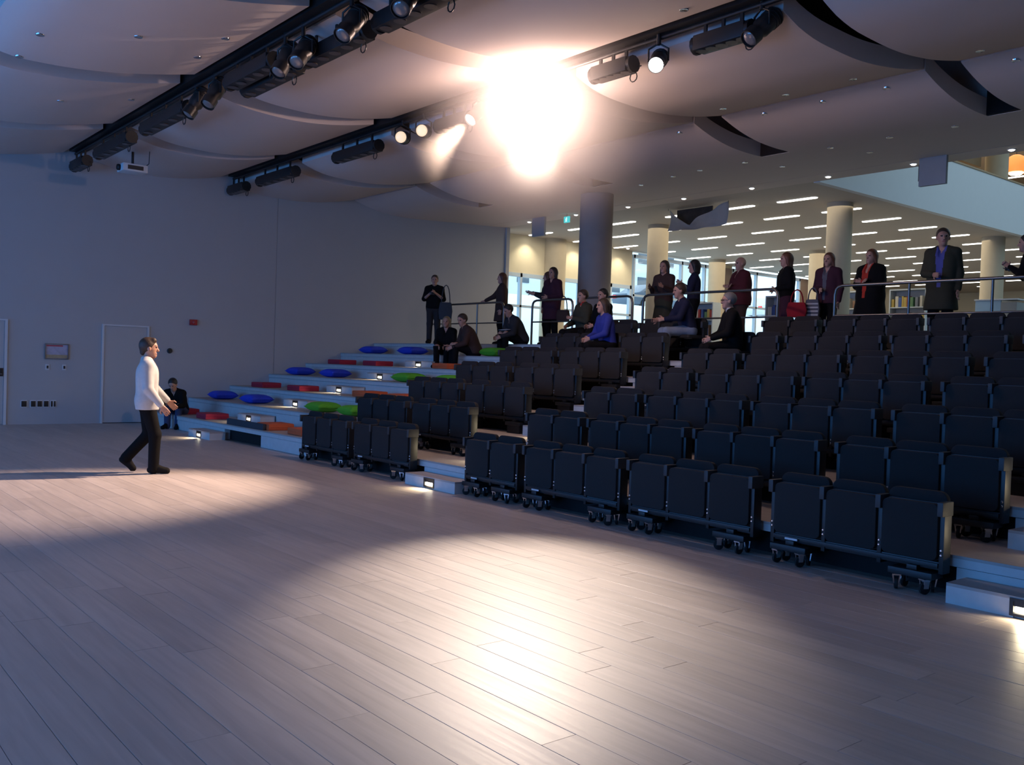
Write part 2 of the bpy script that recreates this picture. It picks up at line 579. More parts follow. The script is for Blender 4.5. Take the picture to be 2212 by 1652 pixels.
DOTS = [(-12.74, 2.73), (-13.89, 2.73), (-12.04, 3.69), (-11.82, 4.71), (-12.85, 4.73), (-7.12, 8.19), (-5.31, 11.56), (-5.22, 12.35), (-6.93, 11.44), (-6.95, 12.34), (-7.97, 11.42), (-7.95, 12.33), (-9.03, 11.36), (-8.97, 12.31), (-10.7, 12.32), (-6.91, 14.32), (-7.95, 14.28), (-9.02, 14.27), (-10.77, 14.24), (-11.82, 14.23), (-13.73, 14.62), (-8.8, 15.16), (-10.57, 15.13), (-10.83, 5.74), (-9.16, 5.75), (-15.8, 4.75), (-16.05, 3.75), (-12.6, 14.35)]
ring_me = MB().lathe([(.036, -.004), (.05, -.008), (.055, 0), (.055, .03)], 16).mesh('trim_ring', M_CHROME)
dark_me = MB().lathe([(.036, -.003), (.03, .01)], 16).mesh('lens', M_UNLIT)
lit_me = MB().lathe([(.052, -.012), (.048, -.02), (.03, -.03)], 16).mesh('lens', M_DOWN)
ring2_me = MB().lathe([(.052, -.012), (.07, -.012), (.075, 0), (.075, .03)], 16).mesh('trim_ring', M_WHITE)
for x, yy in DOTS:
    wh = 'curved ceiling over the open floor' if yy < 5.2 else 'ceiling panels between the lighting bars' if yy < 8.6 else 'curved panels over the chair rows' if yy < 12.12 else 'panel strip next to the flat rear ceiling' if yy < 13.9 else 'flat rear ceiling of the hall'
    t = thing('recessed_downlight', f'small unlit recessed downlight in the {wh}', 'downlight', (x, yy, ceil_z(x, yy) - .003), 0, 'unlit recessed ceiling lights')
    put('trim_ring', ring_me, t)
    put('lens', dark_me, t)
for qi, (x, yy) in enumerate([(-19.99, 16.83), (-18.06, 16.8), (-16.18, 16.8), (-14.4, 16.8), (-12.48, 16.78), (-10.63, 16.78), (-8.86, 16.8), (-7.12, 16.83), (-5.3, 16.83)]):
    t = thing('soffit_downlight', f"{('first', 'second', 'third', 'fourth', 'fifth', 'sixth', 'seventh', 'eighth', 'ninth')[qi]} bright downlight along the library soffit, counted from the hall wall", 'downlight', (x, yy, flat_z(yy)), 0, 'lit soffit downlights')
    put('trim_ring', ring2_me, t)
    put('lens', lit_me, t)

# ---------------------------------------------------------------- stepped platform
TIERN = ['lowest', 'second', 'third', 'fourth', 'fifth', 'sixth', 'topmost']
CHAIR_ZONE = [(-13.55, -10.24), (-9.05, -3.2)]
for n in range(1, NT + 1):
    y0 = Y1 + DEEP * (n - 1)
    y1 = y0 + DEEP if n < NT else 15.2
    z = RISE * n
    t = thing('seating_tier', f'{TIERN[n - 1]} timber seating tier with pale riser and wooden tread', 'tier', (0, y0, 0), 0, 'tiers of the stepped platform')
    d = y1 - y0
    put('tread', MB().box(XW + .002, XR - .01, 0, d + (.13 if n < NT else -.001), z - .022, z).mesh('tread', M_TREAD, 0, 0), t)
    put('nosing', MB().box(XW + .002, XR - .01, .004, .06, z - .085, z - .022).mesh('nosing', M_RISER, 0, 0), t)
    zb = z - RISE if n > 1 else 0
    cuts = [XW + .002] + [v for q in CHAIR_ZONE for v in q] + [XR - .01]
    if n == 1:
        cuts[1:1] = [-16.95, -15.34]
    for i in range(len(cuts) - 1):
        if i % 2 == 0:
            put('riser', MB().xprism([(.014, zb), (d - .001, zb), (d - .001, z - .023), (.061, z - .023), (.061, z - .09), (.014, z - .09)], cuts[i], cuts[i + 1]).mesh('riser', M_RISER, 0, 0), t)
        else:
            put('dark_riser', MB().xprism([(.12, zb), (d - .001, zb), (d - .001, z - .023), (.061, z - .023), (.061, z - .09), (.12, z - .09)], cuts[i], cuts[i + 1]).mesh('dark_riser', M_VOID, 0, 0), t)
struct('floor_library', MB().box(XG, XR, 15.2, 45, ZP - .2, ZP), M_LIBFLOOR, 'library floor at the level of the top platform')

AISLES = [(-17.93, -16.86, 'bench aisle between the cushion tiers'), (-10.2, -9.1, 'narrow aisle between the chair banks'), (-3.12, -2.02, 'aisle at the end of the chair rows')]
ORD = ['lowest', 'second', 'third', 'fourth', 'fifth', 'sixth', 'topmost']
sl_frame = MB().box(-.115, .115, -.008, .02, .012, .03).box(-.115, .115, -.008, .02, .112, .132).box(-.115, -.09, -.008, .02, .03, .112).box(.09, .115, -.008, .02, .03, .112).mesh('light_frame', M_BLACK)
sl_lens = MB().prism([(-.085, .04), (.085, .04), (.075, .078), (-.075, .078)], -.001, .012).mesh('lens', M_STEPLENS)
sl_hood = MB().box(-.09, .09, .0, .015, .078, .112).mesh('hood', M_BLACK)
for ax0, ax1, anm in AISLES:
    for n in range(NT):
        yf, zb = Y1 - .31 + DEEP * n, RISE * n
        w, cx = ax1 - ax0, (ax0 + ax1) / 2
        t = thing('aisle_step', f'{ORD[n]} white half-step with lit lamp, {anm}', 'step', (cx, yf, zb), 0, 'lit half-steps in the aisles')
        put('riser', MB().box(-w / 2, -.09, 0, .03, 0, .123).box(.09, w / 2, 0, .03, 0, .123).box(-.09, .09, .02, .03, 0, .123).box(-w / 2, -w / 2 + .02, .03, .3, 0, .123).box(w / 2 - .02, w / 2, .03, .3, 0, .123).mesh('riser', M_RISER), t)
        put('tread', MB().box(-w / 2, w / 2, 0, .309, .123, .145).mesh('tread', M_TREAD), t)
        l = put('step_light', sl_frame, t)
        put('lens', sl_lens, l)
        put('hood', sl_hood, l)
        if n < 7 and not (cx > -12 and n > 2):
            s = spot('step_lamp', (cx, yf - .035, zb + .105), (cx - .04, yf - .22, zb), (14 if cx < -5 else 6), (1, .82, .52), 122, .5, .02)

# low dark mat standing along the front of the first tier, over the black opening
mt = thing('folded_mat', 'low dark grey folded mat on the first tier above the black opening', 'mat', (-16.15, Y1 + .05, RISE))
put('mat_front', MB().prism(rrect(1.6, .11, .012, 2, 0, .056), 0, .05).mesh('mat_front', mat('dark_grey_mat', (.045, .05, .06), .85)), mt)
put('mat_fold', MB().prism(rrect(1.58, .1, .012, 2, 0, .051), .055, .1).mesh('mat_fold', mat('dark_grey_mat', (0, 0, 0))), mt)

# ---------------------------------------------------------------- banks of folded chairs
SP = .485
seat_up = MB().prism(rrect(.435, .42, .045, 4, 0, .462), 0, .055).mesh('seat', M_FABRIC, .006)
seat_pan = MB().prism(rrect(.445, .43, .045, 4, 0, .462), .056, .068).mesh('seat_pan', M_BLACK)
back_me = MB().prism(rrect(.462, .50, .07, 5, 0, .51), .08, .135).mesh('backrest', M_BACK, .012)
side_me = MB().box(-.017, .017, .02, .13, .16, .66).mesh('side_frame', M_BLACK, .003)
arm_me = MB().box(-.022, .022, -.025, .14, .585, .69).mesh('armrest', M_FRAME, .006)
bolt_me = MB().lathe([(.011, 0), (.011, .006), (.006, .010)], 8, Matrix.Translation((0, .02, .30)) @ Matrix.Rotation(math.pi / 2, 4, 'X')).lathe([(.011, 0), (.011, .006), (.006, .010)], 8, Matrix.Translation((0, .02, .335)) @ Matrix.Rotation(math.pi / 2, 4, 'X')).mesh('bolt', M_CHROME)
tag_me = MB().box(-.1, .02, -.004, 0, .205, .222).mesh('tag_strip', M_TAG)
fork_me = MB().box(-.032, .032, -.03, .03, .105, .115).prism([(-.03, .105), (-.02, .105), (-.012, .045), (-.02, .045)], -.022, .022).prism([(.02, .105), (.03, .105), (.02, .045), (.012, .045)], -.022, .022).cyl((-.02, 0, .052), (.02, 0, .052), .008, n=8).mesh('caster', M_CHROME)
wheel_me = MB().cyl((-.011, 0, .045), (.011, 0, .045), .0445, n=20).mesh('wheel', M_RUBBER, .003)
foot_me = MB().box(-.17, .17, -.05, .13, .115, .165).box(-.04, .04, -.02, .1, .165, .2).mesh('dolly_foot', M_BLACK, .005)


def beam_mesh(n):
    k = f'beam{n}'
    if k not in pan_cache:
        w = n * SP / 2 - .02
        pan_cache[k] = MB().box(-w, w, .03, .11, .185, .245).box(-w, w, .012, .03, .20, .235).mesh('beam', M_BLACK, .003)
    return pan_cache[k]


UNITS = [(-12.70, 3, 'beside the cushion benches'), (-11.065, 3, 'on the bench side of the narrow aisle'), (-8.61, 2, 'on the far side of the narrow aisle'),
         (-7.24, 3, 'next to the two-seat bank'), (-5.63, 3, 'between two other three-seat banks'), (-3.965, 3, 'beside the aisle ending the rows')]
ROWN = ['front row', 'second row', 'third row', 'fourth row', 'fifth row', 'sixth row', 'topmost row']
OCC = {(6, 0): (0, 1), (5, 1): (0,), (6, 1): (2,), (5, 2): (0,)}
for k in range(7):
    for u, (cx, n, where) in enumerate(UNITS):
        num = 'three' if n == 3 else 'two'
        t = thing('chair_bank', f'dark {num}-seat folding chair bank, {ROWN[k]}, {where}', 'chairs', (cx, 6.75 + DEEP * k, RISE * k), 0, 'banks of folding chairs')
        for i in range(n):
            x = (i - (n - 1) / 2) * SP
            if i in OCC.get((k, u), ()):
                s = put('seat', seat_up, t, (x, .055 - .44, .44 - .0), (0, 0, 0))
                s.matrix_basis = Matrix.Translation((x, .10, .40)) @ Matrix.Rotation(math.radians(90), 4, 'X') @ Matrix.Translation((0, 0, -.25))
            else:
                s = put('seat', seat_up, t, (x, 0, 0))
                put('seat_pan', seat_pan, s)
            put('backrest', back_me, t, (x, 0, 0), (math.radians(-2.5), 0, 0))
        for i in range(n + 1):
            x = (i - n / 2) * SP
            sf = put('side_frame', side_me, t, (x, 0, 0))
            put('armrest', arm_me, sf)
            put('bolt', bolt_me, sf)
        put('beam', beam_mesh(n), t)
        put('tag_strip', tag_me, t, (-(n - 1) / 2 * SP, 0, 0))
        for sx in (-1, 1):
            x = sx * (n * SP / 2 - .2)
            ft = put('dolly_foot', foot_me, t, (x, 0, 0))
            if k < 2:
                for dx in (-.11, .11):
                    c = put('caster', fork_me, t, (x + dx, -.03, 0), (0, 0, random.uniform(-.7, .7)))
                    put('wheel', wheel_me, c)
                    c = put('caster', fork_me, t, (x + dx, .1, 0), (0, 0, random.uniform(-.7, .7)))
                    put('wheel', wheel_me, c)
            else:
                put('post_foot', MB().box(-.14, .14, -.03, .11, 0, .115).mesh('post_foot', M_BLACK), t, (x, 0, 0))

# ---------------------------------------------------------------- cushions on the bench tiers
def pillow_mesh(m, w=.62, d=.52, t=.19, N=16):
    mbp = MB()
    g = np.linspace(-1, 1, N + 1)
    for s in (1, -1):
        for a in g:
            for b in g:
                e = (max(0, 1 - a ** 4) * max(0, 1 - b ** 4)) ** .55
                pin = 1 - .10 * (a * a * (1 - b * b) * 0 + (1 - abs(a)) * b * b * .9 + (1 - abs(b)) * a * a * .9)
                mbp.v.append((a * w / 2 * pin, b * d / 2 * pin, s * t / 2 * e + t / 2 * .92))
    nn = (N + 1) ** 2
    for q in range(2):
        for i in range(N):
            for j in range(N):
                a = q * nn + i * (N + 1) + j
                f = (a, a + 1, a + N + 2, a + N + 1)
                mbp.f.append(f if q else f[::-1])
    me = bpy.data.meshes.new('pillow')
    bm = bmesh.new()
    me.from_pydata(mbp.v, [], mbp.f)
    bm.from_mesh(me)
    bmesh.ops.remove_doubles(bm, verts=bm.verts, dist=.0008)
    bmesh.ops.recalc_face_normals(bm, faces=bm.faces)
    bm.to_mesh(me)
    bm.free()
    me.materials.append(m)
    me.polygons.foreach_set('use_smooth', [True] * len(me.polygons))
    return me


M_RED = mat('red_pad_fabric', (.42, .022, .05), .85, var=.1, scale=30, bump=.2, bscale=400)
M_ORANGE = mat('orange_pad_fabric', (.62, .12, .035), .85, var=.1, scale=30, bump=.2, bscale=400)
M_BLUE = mat('blue_pillow_fabric', (.02, .06, .60), .8, var=.1, scale=30, bump=.2, bscale=400)
M_GREEN = mat('green_pillow_fabric', (.10, .42, .02), .8, var=.1, scale=30, bump=.2, bscale=400)
pad_mb = MB().box(-.28, .28, -.24, .24, 0, .115)
pad_me = {c: pad_mb.mesh('pad', m, .022) for c, m in (('red', M_RED), ('orange', M_ORANGE))}
piping_me = {}
for c, m in (('red', M_RED), ('orange', M_ORANGE)):
    pts = [(x, yy, .058) for x, yy in ((-.28, -.2), (-.28, .2), (-.24, .24), (.24, .24), (.28, .2), (.28, -.2), (.24, -.24), (-.24, -.24), (-.28, -.2))]
    piping_me[c] = MB().tube(pts, .006, 6).mesh('piping', m)
pil_me = {'blue': pillow_mesh(M_BLUE), 'green': pillow_mesh(M_GREEN)}
seam_me = {}
for c, m in (('blue', M_BLUE), ('green', M_GREEN)):
    pts = [(.31 * math.cos(t) * (1 / max(abs(math.cos(t)), abs(math.sin(t)))) * .985, .26 * math.sin(t) * (1 / max(abs(math.cos(t)), abs(math.sin(t)))) * .985, .088) for t in np.linspace(0, 2 * math.pi, 41)]
    seam_me[c] = MB().tube(pts, .005, 5).mesh('seam', m)
TN = ['first', 'second', 'third', 'fourth', 'fifth', 'sixth']
CUSH = [(1, 'red', -20.05), (1, 'red', -18.44), (1, 'orange', -15.52), (1, 'orange', -14.28),
        (2, 'blue', -20.6), (2, 'blue', -18.78), (2, 'green', -15.78), (2, 'green', -14.56),
        (3, 'red', -20.25), (3, 'red', -18.40), (3, 'orange', -15.6), (3, 'orange', -14.3),
        (4, 'blue', -20.72), (4, 'blue', -18.98), (4, 'green', -15.9), (4, 'green', -14.4),
        (5, 'red', -20.28), (5, 'red', -18.6), (5, 'orange', -15.78), (5, 'orange', -14.4),
        (6, 'blue', -20.64), (6, 'blue', -18.82), (6, 'green', -15.6), (6, 'green', -14.3)]
for tn, c, x in CUSH:
    z = RISE * tn
    yb = Y1 + DEEP * (tn - 1)
    side = 'nearer the hall wall' if x < -19.5 else 'beside the lit half-steps' if x < -18 else 'nearer the half-steps' if x < -15 else 'nearer the folding chairs'
    if c in pad_me:
        t = tag(put('seat_pad', pad_me[c], None, (x, yb + .36, z), (0, 0, random.uniform(-.05, .05))), f'flat {c} seat pad on the {TN[tn - 1]} tier, {side}', 'seat pad', None, None)
        t['group'] = 'seat pads on the bench tiers'
        put('piping', piping_me[c], t)
    else:
        t = tag(put('pillow', pil_me[c], None, (x, yb + .46, z - .012 + .02), (0, 0, random.uniform(-.08, .08))), f'plump {c} pillow on the {TN[tn - 1]} tier, {side}', 'pillow', None, None)
        t['group'] = 'pillows on the bench tiers'
        put('seam', seam_me[c], t)

# ---------------------------------------------------------------- handrails at the back of the platform
YR, ZT, ZM = 13.3, 3.0, 2.53


def handrail(x0, x1, posts, label, r0=True, r1=True):
    t = thing('handrail', label, 'handrail', ((x0 + x1) / 2, YR, ZP), 0, 'steel handrails along the platform')
    c = (x0 + x1) / 2
    a, b, h = x0 - c, x1 - c, ZT - ZP
    pts = []
    if r0:
        pts += [(a, 0, 0), (a, 0, h - .14), (a + .02, 0, h - .06), (a + .06, 0, h - .02), (a + .14, 0, h)]
    else:
        pts += [(a, 0, h)]
    if r1:
        pts += [(b - .14, 0, h), (b - .06, 0, h - .02), (b - .02, 0, h - .06), (b, 0, h - .14), (b, 0, 0)]
    else:
        pts += [(b, 0, h)]
    put('top_rail', MB().tube(pts, .024, 10).mesh('top_rail', M_STEEL), t)
    put('mid_rail', MB().cyl((a, 0, ZM - ZP), (b, 0, ZM - ZP), .016, n=10).mesh('mid_rail', M_STEEL), t)
    for p in posts:
        q = put('post', MB().cyl((0, 0, 0), (0, 0, h - .02), .02, n=10).mesh('post', M_STEEL), t, (p - c, 0, 0))
        put('base_plate', MB().lathe([(.05, 0), (.05, .01), (.02, .016)], 14).mesh('base_plate', M_STEEL), q)


handrail(-19.55, -16.6, (-18.66, -17.6), 'steel handrail on the platform above the pillows')
handrail(-15.6, -14.3, (), 'short hooped steel handrail beside the big column, on the pillow side')
handrail(-14.05, -12.6, (-13.4,), 'short hooped steel handrail behind the chair bank next to the big column')
handrail(-12.32, -9.28, (-10.32,), 'long steel handrail behind the two-seat banks')
handrail(-8.22, -3.3, (-7.0, -5.8, -4.5), 'long steel handrail behind the end chair banks')

# ---------------------------------------------------------------- stage lighting in the ceiling slots
bar_mb = MB
YB1, YB2 = 5.28, 8.74
for yy, nm in ((YB1, 'in the slot above the open floor'), (YB2, 'in the slot above the front chair row'), (1.9, 'in the slot nearest the windows')):
    t = thing('lighting_bar', f'long black lighting bar {nm}', 'lighting bar', (-10, yy, 5.72), 0, 'lighting bars in ceiling slots')
    put('pipe', MB().cyl((-11.2, 0, 0), (14, 0, 0), .03, n=10).mesh('pipe', M_BLACK), t)
    put('raceway', MB().box(-11.2, 14, -.13, .13, .035, .28).mesh('raceway', M_BLACK), t)
    for x in np.arange(-10.5, 13, 2.05):
        put('hanger', MB().cyl((x, 0, .2), (x, 0, .78), .012, n=8).cyl((x, 0, -.03), (x, 0, .07), .018, n=8).mesh('hanger', M_BLACK), t)
M_CELL = mat('batten_cell_glass', (.08, .06, .05), .3)


def batten(x0, x1, yy, z, label):
    L = x1 - x0
    t = thing('batten_light', label, 'stage light', ((x0 + x1) / 2, yy, z), 0, 'black batten lights under the slots')
    put('housing', MB().prism([(-L / 2, -.09), (L / 2, -.09), (L / 2, .09), (-L / 2, .09)], -.11, .11).mesh('housing', M_BLACK, .012), t)
    for s in (-1, 1):
        put('end_flange', MB().cyl((s * L / 2, 0, 0), (s * (L / 2 + .05), 0, 0), .112, n=12).mesh('end_flange', M_BLACK), t)
    for i in range(5):
        x = (i - 2) * L / 5
        put('cell', MB().lathe([(.075, -.012), (.07, -.004), (.07, .01)], 14, Matrix.Translation((x, -.02, -.088))).mesh('cell', M_CELL), t)
    for s in (-.36, .0, .36):
        put('bracket', MB().box(s * L - .02, s * L + .02, -.015, .015, .09, .26).mesh('bracket', M_BLACK), t)
    pts = [(L * .3 + .1 * math.sin(a) * 1.2, .05, -.03 - .18 * math.sin(a / 2) ** 2) for a in np.linspace(0, 2 * math.pi, 14)]
    put('cable', MB().tube([(p[0] + i * .02, p[1], p[2]) for i, p in enumerate(pts)], .008, 6).mesh('cable', M_BLACK), t)


BT = 'long black batten light under the {} slot, {}'
batten(-21.25, -20.35, YB1, 5.46, BT.format('open-floor', 'against the hall wall'))
batten(-19.5, -17.5, YB1, 5.46, BT.format('open-floor', 'beside the white projector'))
batten(-16.7, -14.7, YB1, 5.46, BT.format('open-floor', 'past the pair of spotlights'))
batten(-13.0, -11.6, YB1, 5.48, BT.format('open-floor', 'between the spotlight pairs'))
for q, (a, b) in enumerate(((-13.1, -11.5), (-11.2, -9.7), (-9.4, -7.9))):
    batten(a, b, YB1 + .3, 5.465, BT.format('open-floor', ('behind the short batten', 'behind the third and fourth spotlights', 'behind the fifth and sixth spotlights')[q]))
batten(-21.3, -20.5, YB2, 5.46, BT.format('chair-row', 'against the hall wall'))
batten(-19.7, -18.0, YB2, 5.46, BT.format('chair-row', 'second from the hall wall'))
batten(-16.2, -14.7, YB2, 5.46, BT.format('chair-row', 'third from the hall wall'))
batten(-9.1, -8.45, YB2, 5.50, BT.format('chair-row', 'beside the dazzling spotlight'))
batten(-7.35, -6.62, YB2, 5.48, BT.format('chair-row', 'past the small lit spotlight'))
batten(-12.75, -11.95, YB2, 5.46, BT.format('chair-row', 'next to the pair of dim spotlights'))

M_SPOTBODY = mat('spotlight_housing', (.03, .026, .025), .4)
M_LENS_OFF = mat('spotlight_lens_unlit', (.28, .24, .22), .1, metal=.3)
M_LENS_DIM = mat('spotlight_lens_dim', (.9, .7, .5), .2, emit=(1, .75, .5), es=.9)
M_LENS_ON = mat('spotlight_lens_lit', (1, 1, 1), .2, emit=(1, .96, .88), es=9)
M_LENS_HOT = mat('spotlight_lens_dazzling', (1, 1, 1), .2, emit=(1, .97, .9), es=60)


def spotlight(loc, target, label, lens, scale=1.0):
    """profile spotlight: body, lens tube, lens, yoke, clamp; origin at the tilt axis"""
    d = (Vector(target) - Vector(loc)).normalized()
    t = tag(put('stage_spotlight', None, None, loc), label, 'spotlight', 'stage spotlights on the bars')
    q = d.to_track_quat('Z', 'Y').to_matrix().to_4x4() @ Matrix.Scale(scale, 4)
    put('body', MB().lathe([(.03, -.30), (.085, -.28), (.11, -.18), (.11, .02), (.085, .06), (.085, .10)], 18, q).mesh('body', M_SPOTBODY), t)
    put('lens_tube', MB().lathe([(.085, .10), (.105, .11), (.105, .24), (.098, .24), (.098, .20)], 18, q).mesh('lens_tube', M_SPOTBODY), t)
    put('lens', MB().lathe([(.097, .205), (.085, .222), (.05, .236), (.01, .24)], 18, q).mesh('lens', lens), t)
    for k in range(3):
        put('cooling_fin', MB().lathe([(.118, -.24 + k * .05), (.118, -.23 + k * .05)], 16, q).mesh('cooling_fin', M_SPOTBODY), t)
    h = Vector((d.y, -d.x, 0)).normalized() * .13 * scale
    top = 5.72 - loc[2]
    put('yoke', MB().tube([h, h + Vector((0, 0, .15)), Vector((0, 0, min(.22, top - .02))), -h + Vector((0, 0, .15)), -h], .013, 6).mesh('yoke', M_BLACK), t)
    put('clamp', MB().cyl((0, 0, min(.2, top - .06)), (0, 0, top + .03), .028, n=10).mesh('clamp', M_BLACK), t)
    return t


S1, S1T = (-10.35, YB2, 5.50), (-5.0, 4.25, 0)
S2, S2T = (-11.7, YB2, 5.50), (-11.1, 2.8, 0)
spotlight(S1, (-4.2, 3.2, .9), 'dazzling lit stage spotlight above the front chair row', M_LENS_HOT, 1.5)
spotlight(S2, S2T, 'lit stage spotlight aimed at the man in the white jacket', M_LENS_ON)
spotlight((-7.95, YB2 - .04, 5.42), (-3, 1.5, .5), 'small lit spotlight with a white round lens past the dazzling one', M_LENS_ON, .95)
spotlight((-6.45, YB2, 5.46), (-8, 3, 0), 'unlit spotlight at the end chair-row batten', M_LENS_OFF)
spotlight((-13.2, YB2 - .02, 5.46), (-8, 4.2, 4.0), 'dim glowing spotlight of a pair over the chairs, nearer the dazzling one', M_LENS_DIM)
spotlight((-13.85, YB2 - .02, 5.46), (-8.4, 4.2, 4.0), 'dim glowing spotlight of a pair over the chairs, nearer the hall wall', M_LENS_DIM)
spotlight((-14.35, YB1, 5.45), (-14.5, 2, 0), 'unlit spotlight of a pair over the open floor, nearer the hall wall', M_LENS_OFF)
spotlight((-13.6, YB1, 5.45), (-12.5, 2, 0), 'unlit spotlight of a pair over the open floor, beside the short batten', M_LENS_OFF)
spotlight((-11.25, YB1, 5.40), (-10, 2, 0), 'third unlit spotlight from the hall wall over the open floor', M_LENS_OFF)
spotlight((-10.75, YB1, 5.38), (-8, 1, 0), 'fourth unlit spotlight from the hall wall over the open floor', M_LENS_OFF)
spotlight((-9.55, YB1, 5.42), (-8, 1, 0), 'fifth unlit spotlight from the hall wall over the open floor', M_LENS_OFF)
spotlight((-8.4, YB1, 5.38), (-5, 1, 0), 'sixth unlit spotlight from the hall wall over the open floor', M_LENS_OFF)
WARM = (1, .73, .56)


def beam_from(S, T, power, ang, blend, k=.4):
    d = (Vector(T) - Vector(S)).normalized()
    return spot('spotlight_beam', Vector(S) + d * k, T, power, WARM, ang, blend, .08)


beam_from(S1, S1T, 13500, 24.5, .85)
beam_from(S2, S2T, 4600, 39, .75)
beam_from((-7.95, YB2, 5.42), (-5.4, 1.5, 0), 330, 40, .9)

# projector hung from the ceiling
pj = thing('projector', 'white projector hanging on a black pole by the hall wall', 'projector', (-19.25, 5.85, 5.22))
put('body', MB().box(-.2, .2, -.24, .24, -.075, .075).mesh('body', M_WHITE, .02), pj)
put('lens', MB().lathe([(.06, 0), (.065, .04), (.05, .06)], 16, Matrix.Translation((0, -.24, 0)) @ Matrix.Rotation(math.pi / 2, 4, 'X')).mesh('lens', M_BLACK), pj)
put('pole', MB().cyl((0, 0, .075), (0, 0, .34), .025, n=10).lathe([(.09, .075), (.09, .09), (.03, .11)], 14).mesh('pole', M_BLACK), pj)
put('cable', MB().tube([(.1, .2, .05), (.18, .26, .12), (.16, .27, .25), (.2, .26, .36)], .008, 6).mesh('cable', M_BLACK), pj)
put('vent', MB().box(.2, .204, -.15, .15, -.04, .04).mesh('vent', M_FRAME), pj)

# ---------------------------------------------------------------- library beyond the platform
XA = -11.05
lc = struct('ceiling_library', MB().box(XG - .2, XA - .15, YS, 45, ZS, 5.95), M_LIBCEIL, 'library ceiling with strip lights')
pp = struct('trim_4', MB().box(XA - .15, XA, YS, 45, ZS - .02, 6.93), M_PARAPET, 'white parapet of the upper floor over the library opening')
put('coping', MB().box(XA - .17, XA + .02, YS, 45, 6.93, 6.97).mesh('coping', mat('coping_oak', (.4, .27, .14), .5)), pp)
struct('ceiling_upper', MB().box(XG - .2, XR, YS - .3, 45, 9.6, 9.8), M_LIBCEIL, 'upper floor ceiling')
struct('wall_back', MB().box(XG - .2, XR, 44.0, 44.3, ZP - .2, 9.8), M_BEIGE, 'beige end wall of the library')
struct('wall_upper', MB().box(XG - .2, XG, YS, 45, 5.95, 9.8), mat('upper_wall_wood', (.42, .28, .15), .6, var=.15, scale=3), 'timber wall of the upper floor')
struct('wall_upper_front', MB().box(XG - .2, XR, YS - .3, YS - .02, 6.7, 9.8), M_WALL, 'wall above the hall ceiling edge')
fac = struct('wall_library', MB().box(XG - .15, XG, 17.32, 23.45, 4.42, ZS).box(XG - .15, XG, 34.3, 45, ZP - .2, ZS).box(XG - .15, XG, 28.2, 28.95, ZP, ZS), M_BEIGE, 'beige library wall above and beside the windows')
put('service_panel', MB().box(XG, XG + .03, 28.25, 28.9, ZP, 5.48).mesh('service_panel', mat('brown_door', (.14, .085, .06), .5)), fac)
put('service_panel', MB().box(XG, XG + .03, 33.45, 34.25, ZP, ZS - .1).mesh('service_panel', MATS['brown_door']), fac)
put('half_column', MB().cyl((XG - .02, 19.85, ZP), (XG - .02, 19.85, ZS), .40, n=28).mesh('half_column', M_COLUMN), fac)


def glazing(name, y0, y1, z1, mull, transom, label):
    f = MB()
    for yy in mull:
        f.box(XG - .1, XG + .03, yy - .04, yy + .04, ZP, z1)
    f.box(XG - .1, XG + .03, y0, y1, z1 - .12, z1)
    f.box(XG - .1, XG + .03, y0, y1, ZP, ZP + .06)
    for z in transom:
        f.box(XG - .1, XG + .03, y0, y1, z - .035, z + .035)
    w = struct(name, f, M_FRAMEBLUE, label)
    ms = sorted(mull)
    for a, b in zip(ms[:-1], ms[1:]):
        put('pane', MB().box(XG - .04, XG - .028, a + .03, b - .03, ZP + .05, z1 - .1).mesh('pane', M_GLASS), w)


glazing('window_4', 17.35, 23.45, 4.42, (17.4, 18.5, 21.0, 22.45, 23.4), (3.4,), 'library windows under the beige wall')
glazing('window_5', 23.5, 28.2, 5.5, (23.55, 24.6, 26.05, 27.35, 28.15), (4.1,), 'tall library windows between beige wall and brown panel')
glazing('window_6', 28.95, 33.45, 5.5, (29.0, 30.5, 32.0, 33.4), (4.1,), 'tall library windows past the brown panel')

# strip lights in the library ceiling
w, r = .525, .07
out = []
for i in range(9):
    t = math.radians(-90 + 180 * i / 8)
    out.append((w - r + r * math.cos(t), r * math.sin(t)))
for i in range(9):
    t = math.radians(90 + 180 * i / 8)
    out.append((-w + r + r * math.cos(t), r * math.sin(t)))


def slab(poly, z0, z1, m, name):
    b = MB()
    n = len(poly)
    b.v += [(x, yy, z0) for x, yy in poly] + [(x, yy, z1) for x, yy in poly]
    for i in range(n):
        j = (i + 1) % n
        b.f.append((i, j, n + j, n + i))
    b.f += [tuple(range(n))[::-1], tuple(range(n, 2 * n))]
    return b.mesh(name, m)


strip_me = slab(out, -.02, -.001, M_STRIP, 'diffuser')
strip_fr = slab([(x * 1.035, yy * 1.2) for x, yy in out], -.006, .001, M_WHITE, 'trim')
for j in range(13):
    for i, x in enumerate((-12.55, -14.3, -16.05, -18.02, -19.82, -21.6)):
        yy = 18.65 + 1.865 * j
        if j == 0 and i == 3:
            x = -18.2
        ON = ('first', 'second', 'third', 'fourth', 'fifth', 'sixth', 'seventh', 'eighth', 'ninth', 'tenth', 'eleventh', 'twelfth', 'thirteenth')
        t = thing('strip_light', f'glowing strip light, {ON[j]} row from the hall soffit, {ON[i]} from the parapet', 'ceiling light', (x + (.0 if i else -.05), yy, ZS), 0, 'library ceiling strip lights')
        put('diffuser', strip_me, t)
        put('trim', strip_fr, t)

# wall washers above the beige wall
for i, yy in enumerate((18.65, 20.7, 22.75)):
    t = thing('wall_washer', f"{('first', 'second', 'third')[i]} round downlight washing the beige library wall, counted from the hall", 'downlight', (-21.85, yy, ZS), 0, 'library wall washers')
    put('trim_ring', ring2_me, t)
    put('lens', lit_me, t)
    spot('wall_washer_lamp', (-21.85, yy, ZS - .04), (-22.2, yy, 4.6), 55, (1, .9, .68), 95, .8, .04)

